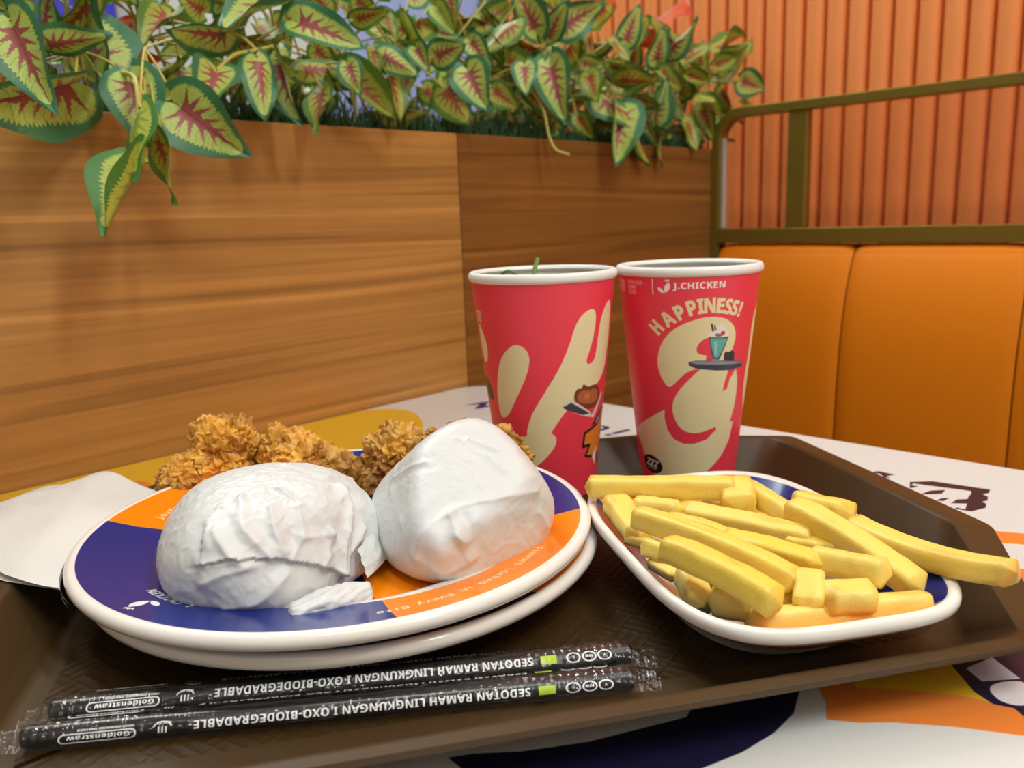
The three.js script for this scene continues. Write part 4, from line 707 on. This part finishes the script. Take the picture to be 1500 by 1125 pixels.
  // leaves that can be told apart: stalk joint, tip (mm), apparent width (mm), kind
  const LV = [
[-283,1045,-516,-256,992,-494,36,0],[-289,1024,-597,-305,991,-508,43,0],[-311,1049,-602,-266,1050,-606,21,0],[-293,1037,-636,-318,1109,-667,26,0],
[-321,1062,-621,-321,1110,-650,16,0],[-255,1027,-603,-238,978,-585,43,0],[-222,1007,-594,-178,970,-596,49,0],[-235,1001,-566,-241,959,-538,10,2],
[-233,966,-561,-248,922,-517,13,2],[-230,986,-579,-217,939,-571,17,1],[-207,1070,-682,-229,1055,-616,28,0],[-210,1037,-650,-209,1009,-614,36,0],
[-185,1049,-669,-173,1004,-645,31,0],[-176,1052,-699,-159,999,-681,29,0],[-149,1033,-727,-149,991,-698,26,1],[-164,1083,-711,-106,1060,-699,35,0],
[-179,1102,-740,-210,1078,-664,28,0],[-168,1049,-736,-124,1056,-753,27,1],[-138,1049,-753,-92,1011,-765,33,1],[-129,1055,-740,-117,1026,-732,24,0],
[-103,1057,-789,-88,1010,-783,17,1],[-115,1075,-791,-108,1046,-777,18,1],[-107,1069,-785,-74,1050,-776,27,0],[-79,1082,-829,-67,1059,-819,22,0],
[-64,1077,-851,-31,1086,-835,33,0],[-31,1103,-907,-10,1073,-900,27,0],[-33,1067,-861,-16,1026,-843,44,0],[-57,1049,-851,-32,1015,-848,43,1],
[-78,1117,-872,-91,1086,-830,24,1],[-108,1113,-834,-97,1083,-824,19,1],[25,1079,-921,25,1047,-901,30,0],[53,1084,-944,65,1019,-920,45,0],
[30,1056,-942,65,1020,-956,28,1],[41,1121,-982,16,1179,-984,39,0],[68,1128,-995,118,1157,-1004,42,0],[153,1126,-1083,171,1170,-1073,32,0],
[201,1112,-1140,209,1151,-1120,32,0],[112,1054,-1019,181,1031,-1040,34,0],[140,1044,-1048,131,975,-1003,45,0],[102,1084,-1023,112,1047,-1005,32,1],
[95,1096,-1030,122,1093,-1029,24,1],[130,1098,-1052,163,1085,-1058,20,1],[139,1081,-1054,199,1072,-1080,25,1],[165,1027,-1081,182,978,-1077,15,1],
[198,1030,-1116,207,978,-1102,16,1],[183,1039,-1100,191,1006,-1094,17,0],[203,1099,-1120,235,1075,-1125,21,1],[278,1116,-1219,277,1157,-1226,23,1],
[298,1120,-1233,338,1134,-1253,29,1],[322,1109,-1244,367,1158,-1276,22,1],[344,1104,-1259,383,1090,-1264,45,0],[313,1143,-1256,360,1185,-1305,14,1],
[270,1128,-1205,232,1163,-1172,13,1],[211,1077,-1129,232,1035,-1129,25,0],[248,1043,-1174,261,999,-1169,19,1],[279,1064,-1213,295,1016,-1209,31,1],
[312,1089,-1226,336,1037,-1232,25,1],[308,1044,-1222,324,1001,-1224,19,0],[277,1071,-1197,308,1045,-1215,21,1],[350,1076,-1266,370,1052,-1276,12,1],
[262,1069,-1175,295,1070,-1187,15,2],[200,1177,-1218,280,1213,-1287,25,3],[-308,1081,-721,-288,1095,-727,19,3],[-292,1051,-694,-269,1056,-704,14,3],
[-24,1128,-972,17,1157,-999,30,1],[-133,1126,-830,-109,1109,-827,22,1],[-89,1139,-890,-62,1154,-904,27,0],[-154,1107,-794,-165,1132,-783,27,1],
[-61,1128,-876,-43,1099,-866,24,2],[-5,1106,-934,8,1072,-940,13,2],[87,1124,-1043,51,1071,-992,24,1],[120,1170,-1121,153,1206,-1141,35,3],
[240,1141,-1202,206,1178,-1166,22,1],[246,1100,-1165,282,1092,-1181,24,1],[246,1120,-1187,288,1141,-1208,19,1],[166,1066,-1090,209,1051,-1112,22,1],
[88,1037,-1023,108,1009,-1029,24,1],[-76,1049,-853,-51,1029,-857,27,1],[-120,1044,-808,-86,1031,-814,25,1],[-161,1073,-765,-139,1050,-766,24,1],
[-235,1091,-711,-249,1103,-695,27,1],[-258,1089,-701,-270,1061,-659,23,1],[-246,1045,-684,-251,1021,-650,21,1],[-220,1070,-711,-185,1065,-719,22,1],
[-325,1036,-589,-330,1012,-569,22,1],[-10,1055,-914,18,1034,-921,29,1],[9,1110,-956,27,1089,-960,22,1]
  ];
  const toA = (p) => p.x * Math.cos(TURN) - p.z * Math.sin(TURN), eye = camera.position;
  const bounds = [0.20, 0.40, 0.58, 0.76, 0.95];
  const names = [
    'artificial plant with the largest leaves and a sprig drooping far down the wood',
    'artificial plant whose yellow forked stalk carries three leaves above the wood edge',
    'artificial plant with a long pale leaf pointing right and small leaves along the wood edge',
    'artificial plant above the vertical joint of the wood boards, before the pale blue cloth',
    'artificial plant with a curling tendril hanging over the wood, beside a large pink-hearted leaf',
    'artificial plant at the bench end, thin narrow leaves against the orange fluted wall',
  ];
  const plants = names.map((n, i) => thing('artificial_plant', n, 'plant', W([0.12, 0.3, 0.49, 0.67, 0.85, 1.02][i], WALL_TOP, WALL_B - 0.06), 0, 'artificial plants along the wood wall'));
  const sprigs = plants.map(() => []);
  function addLeaf(base, tip, width, kind, variant) {
    const a = toA(base); let i = bounds.findIndex((b) => a < b); if (i < 0) i = 5;
    const pl = plants[i], y = base.clone().sub(tip), len = y.length(); y.normalize();
    const view = eye.clone().sub(base).normalize(); const n = view.sub(y.clone().multiplyScalar(view.dot(y))).normalize();
    const natural = len * 0.62, ratio = clamp(width / natural, 0.2, 1), roll = Math.acos(ratio) * (rnd() < 0.5 ? -1 : 1) + rr(-0.06, 0.06);
    const x = new THREE.Vector3().crossVectors(y, n).normalize();
    const m = part(sprigs[i].length ? `leaf_${String(sprigs[i].length).padStart(3, '0')}` : 'leaf', geos[variant], mats[kind], pl);
    m.quaternion.setFromRotationMatrix(new THREE.Matrix4().makeBasis(x, y, n)); m.rotateY(roll); m.scale.set(Math.max(width, natural * 0.92), len, len * 0.8); m.position.copy(base).sub(pl.position);
    sprigs[i].push([base, tip]);
  }
  LV.forEach((v, i) => addLeaf(new THREE.Vector3(v[0], v[1], v[2]).multiplyScalar(0.001), new THREE.Vector3(v[3], v[4], v[5]).multiplyScalar(0.001), v[6] * 0.001, v[7], i === 8 ? 3 : i % 5));
  // fuller growth behind them, on and beyond the wall top
  for (let i = 0; i < 230; i++) {
    const a = rr(0.04, 1.15), b = WALL_B - rr(0.0, 0.15), y = WALL_TOP + rr(0.012, 0.165) * (a > 0.95 ? 0.8 : 1);
    const base = W(a, y, b), dir = new THREE.Vector3(rr(-1, 1), rr(-1.1, 0.7), rr(-0.5, 1)).normalize(), len = rr(0.035, 0.06);
    const tip = base.clone().addScaledVector(dir, len); if (tip.y < WALL_TOP + 0.004) tip.y = WALL_TOP + 0.004 + rr(0, 0.02);
    addLeaf(base, tip, len * rr(0.35, 0.62), rnd() < 0.55 ? 1 : rnd() < 0.75 ? 0 : 2, i % 5);
  }
  // stalks: every plant's leaves hang on branching stems
  plants.forEach((pl, i) => {
    const list = sprigs[i]; let made = 0;
    for (let k = 0; k < list.length; k += 5) {
      const grp = list.slice(k, k + 5), cx = new THREE.Vector3(); grp.forEach(([b]) => cx.add(b)); cx.multiplyScalar(1 / grp.length);
      const a = toA(cx), root = W(a + rr(-0.03, 0.03), WALL_TOP + 0.004, WALL_B - rr(0.03, 0.09));
      const node = root.clone().lerp(cx, 0.62); node.y = Math.max(node.y, WALL_TOP + 0.03) + 0.012;
      const tube = (p, q, r, h) => { const mid = p.clone().lerp(q, 0.5); mid.y += h; return new THREE.TubeGeometry(new THREE.QuadraticBezierCurve3(p.clone().sub(pl.position), mid.sub(pl.position), q.clone().sub(pl.position)), 8, r, 5); };
      const gs = [tube(root, node, 0.0016, 0.01)]; grp.forEach(([b]) => gs.push(tube(node, b, 0.0010, 0.006)));
      part(made ? `stem_${String(made).padStart(3, '0')}` : 'stem', mergeGeometries(gs), stemM, pl); made++;
    }
  });
  { // bare stalks that show in front: the drooping sprig, the forked stalk, the tendril
    const P = (x, y, z) => new THREE.Vector3(x, y, z).multiplyScalar(0.001);
    const run = (pts, r, pl, name) => part(name, new THREE.TubeGeometry(new THREE.CatmullRomCurve3(pts.map((p) => p.sub(pl.position))), 24, r, 6), stemM, pl);
    run([P(-262, 1030, -606), P(-246, 1024, -588), P(-238, 1010, -572), P(-236, 985, -564), P(-233, 966, -561)], 0.0017, plants[0], 'drooping_stem');
    run([P(-243, 1020, -578), P(-233, 1006, -578), P(-229, 994, -580), P(-230, 986, -579)], 0.0013, plants[0], 'drooping_stem_001');
    run([P(-180, 1062, -700), P(-188, 1056, -682), P(-200, 1050, -664), P(-210, 1037, -650)], 0.0016, plants[1], 'forked_stalk');
    run([P(-188, 1056, -682), P(-184, 1054, -676), P(-185, 1049, -669)], 0.0014, plants[1], 'forked_stalk_001');
    run([P(-188, 1056, -682), P(-198, 1066, -682), P(-207, 1070, -682)], 0.0014, plants[1], 'forked_stalk_002');
    run([P(32, 1056, -935), P(44, 1035, -935), P(50, 1005, -932), P(56, 992, -925), P(70, 986, -920)], 0.0016, plants[4], 'tendril');
  }
  // a strip of dark artificial turf under them
  const bl = new THREE.ConeGeometry(0.0012, 0.026, 3, 1); bl.translate(0, 0.013, 0);
  const turf = new THREE.InstancedMesh(bl, std({ color: new THREE.Color().setRGB(0.022, 0.075, 0.022), roughness: 0.7 }), 14000); shade(turf);
  const M = new THREE.Matrix4(), q = new THREE.Quaternion(), e = new THREE.Euler();
  for (let i = 0; i < 14000; i++) { const p = W(rr(-0.2, 1.08), WALL_TOP - 0.004, WALL_B - rr(0.006, 0.165)); e.set(rr(-0.6, 0.6), rr(0, 6), rr(-0.6, 0.6)); q.setFromEuler(e); M.compose(p, q, new THREE.Vector3(1.2, rr(0.5, 1.1) * (i % 3 ? 1 : 1.7), 1.2)); turf.setMatrixAt(i, M); }
  turf.name = 'artificial_turf'; scene.add(turf); tag(turf, 'dark green artificial turf strip on top of the wood wall', 'turf'); turf.userData.kind = 'stuff';
}

renderer.render(scene, camera);
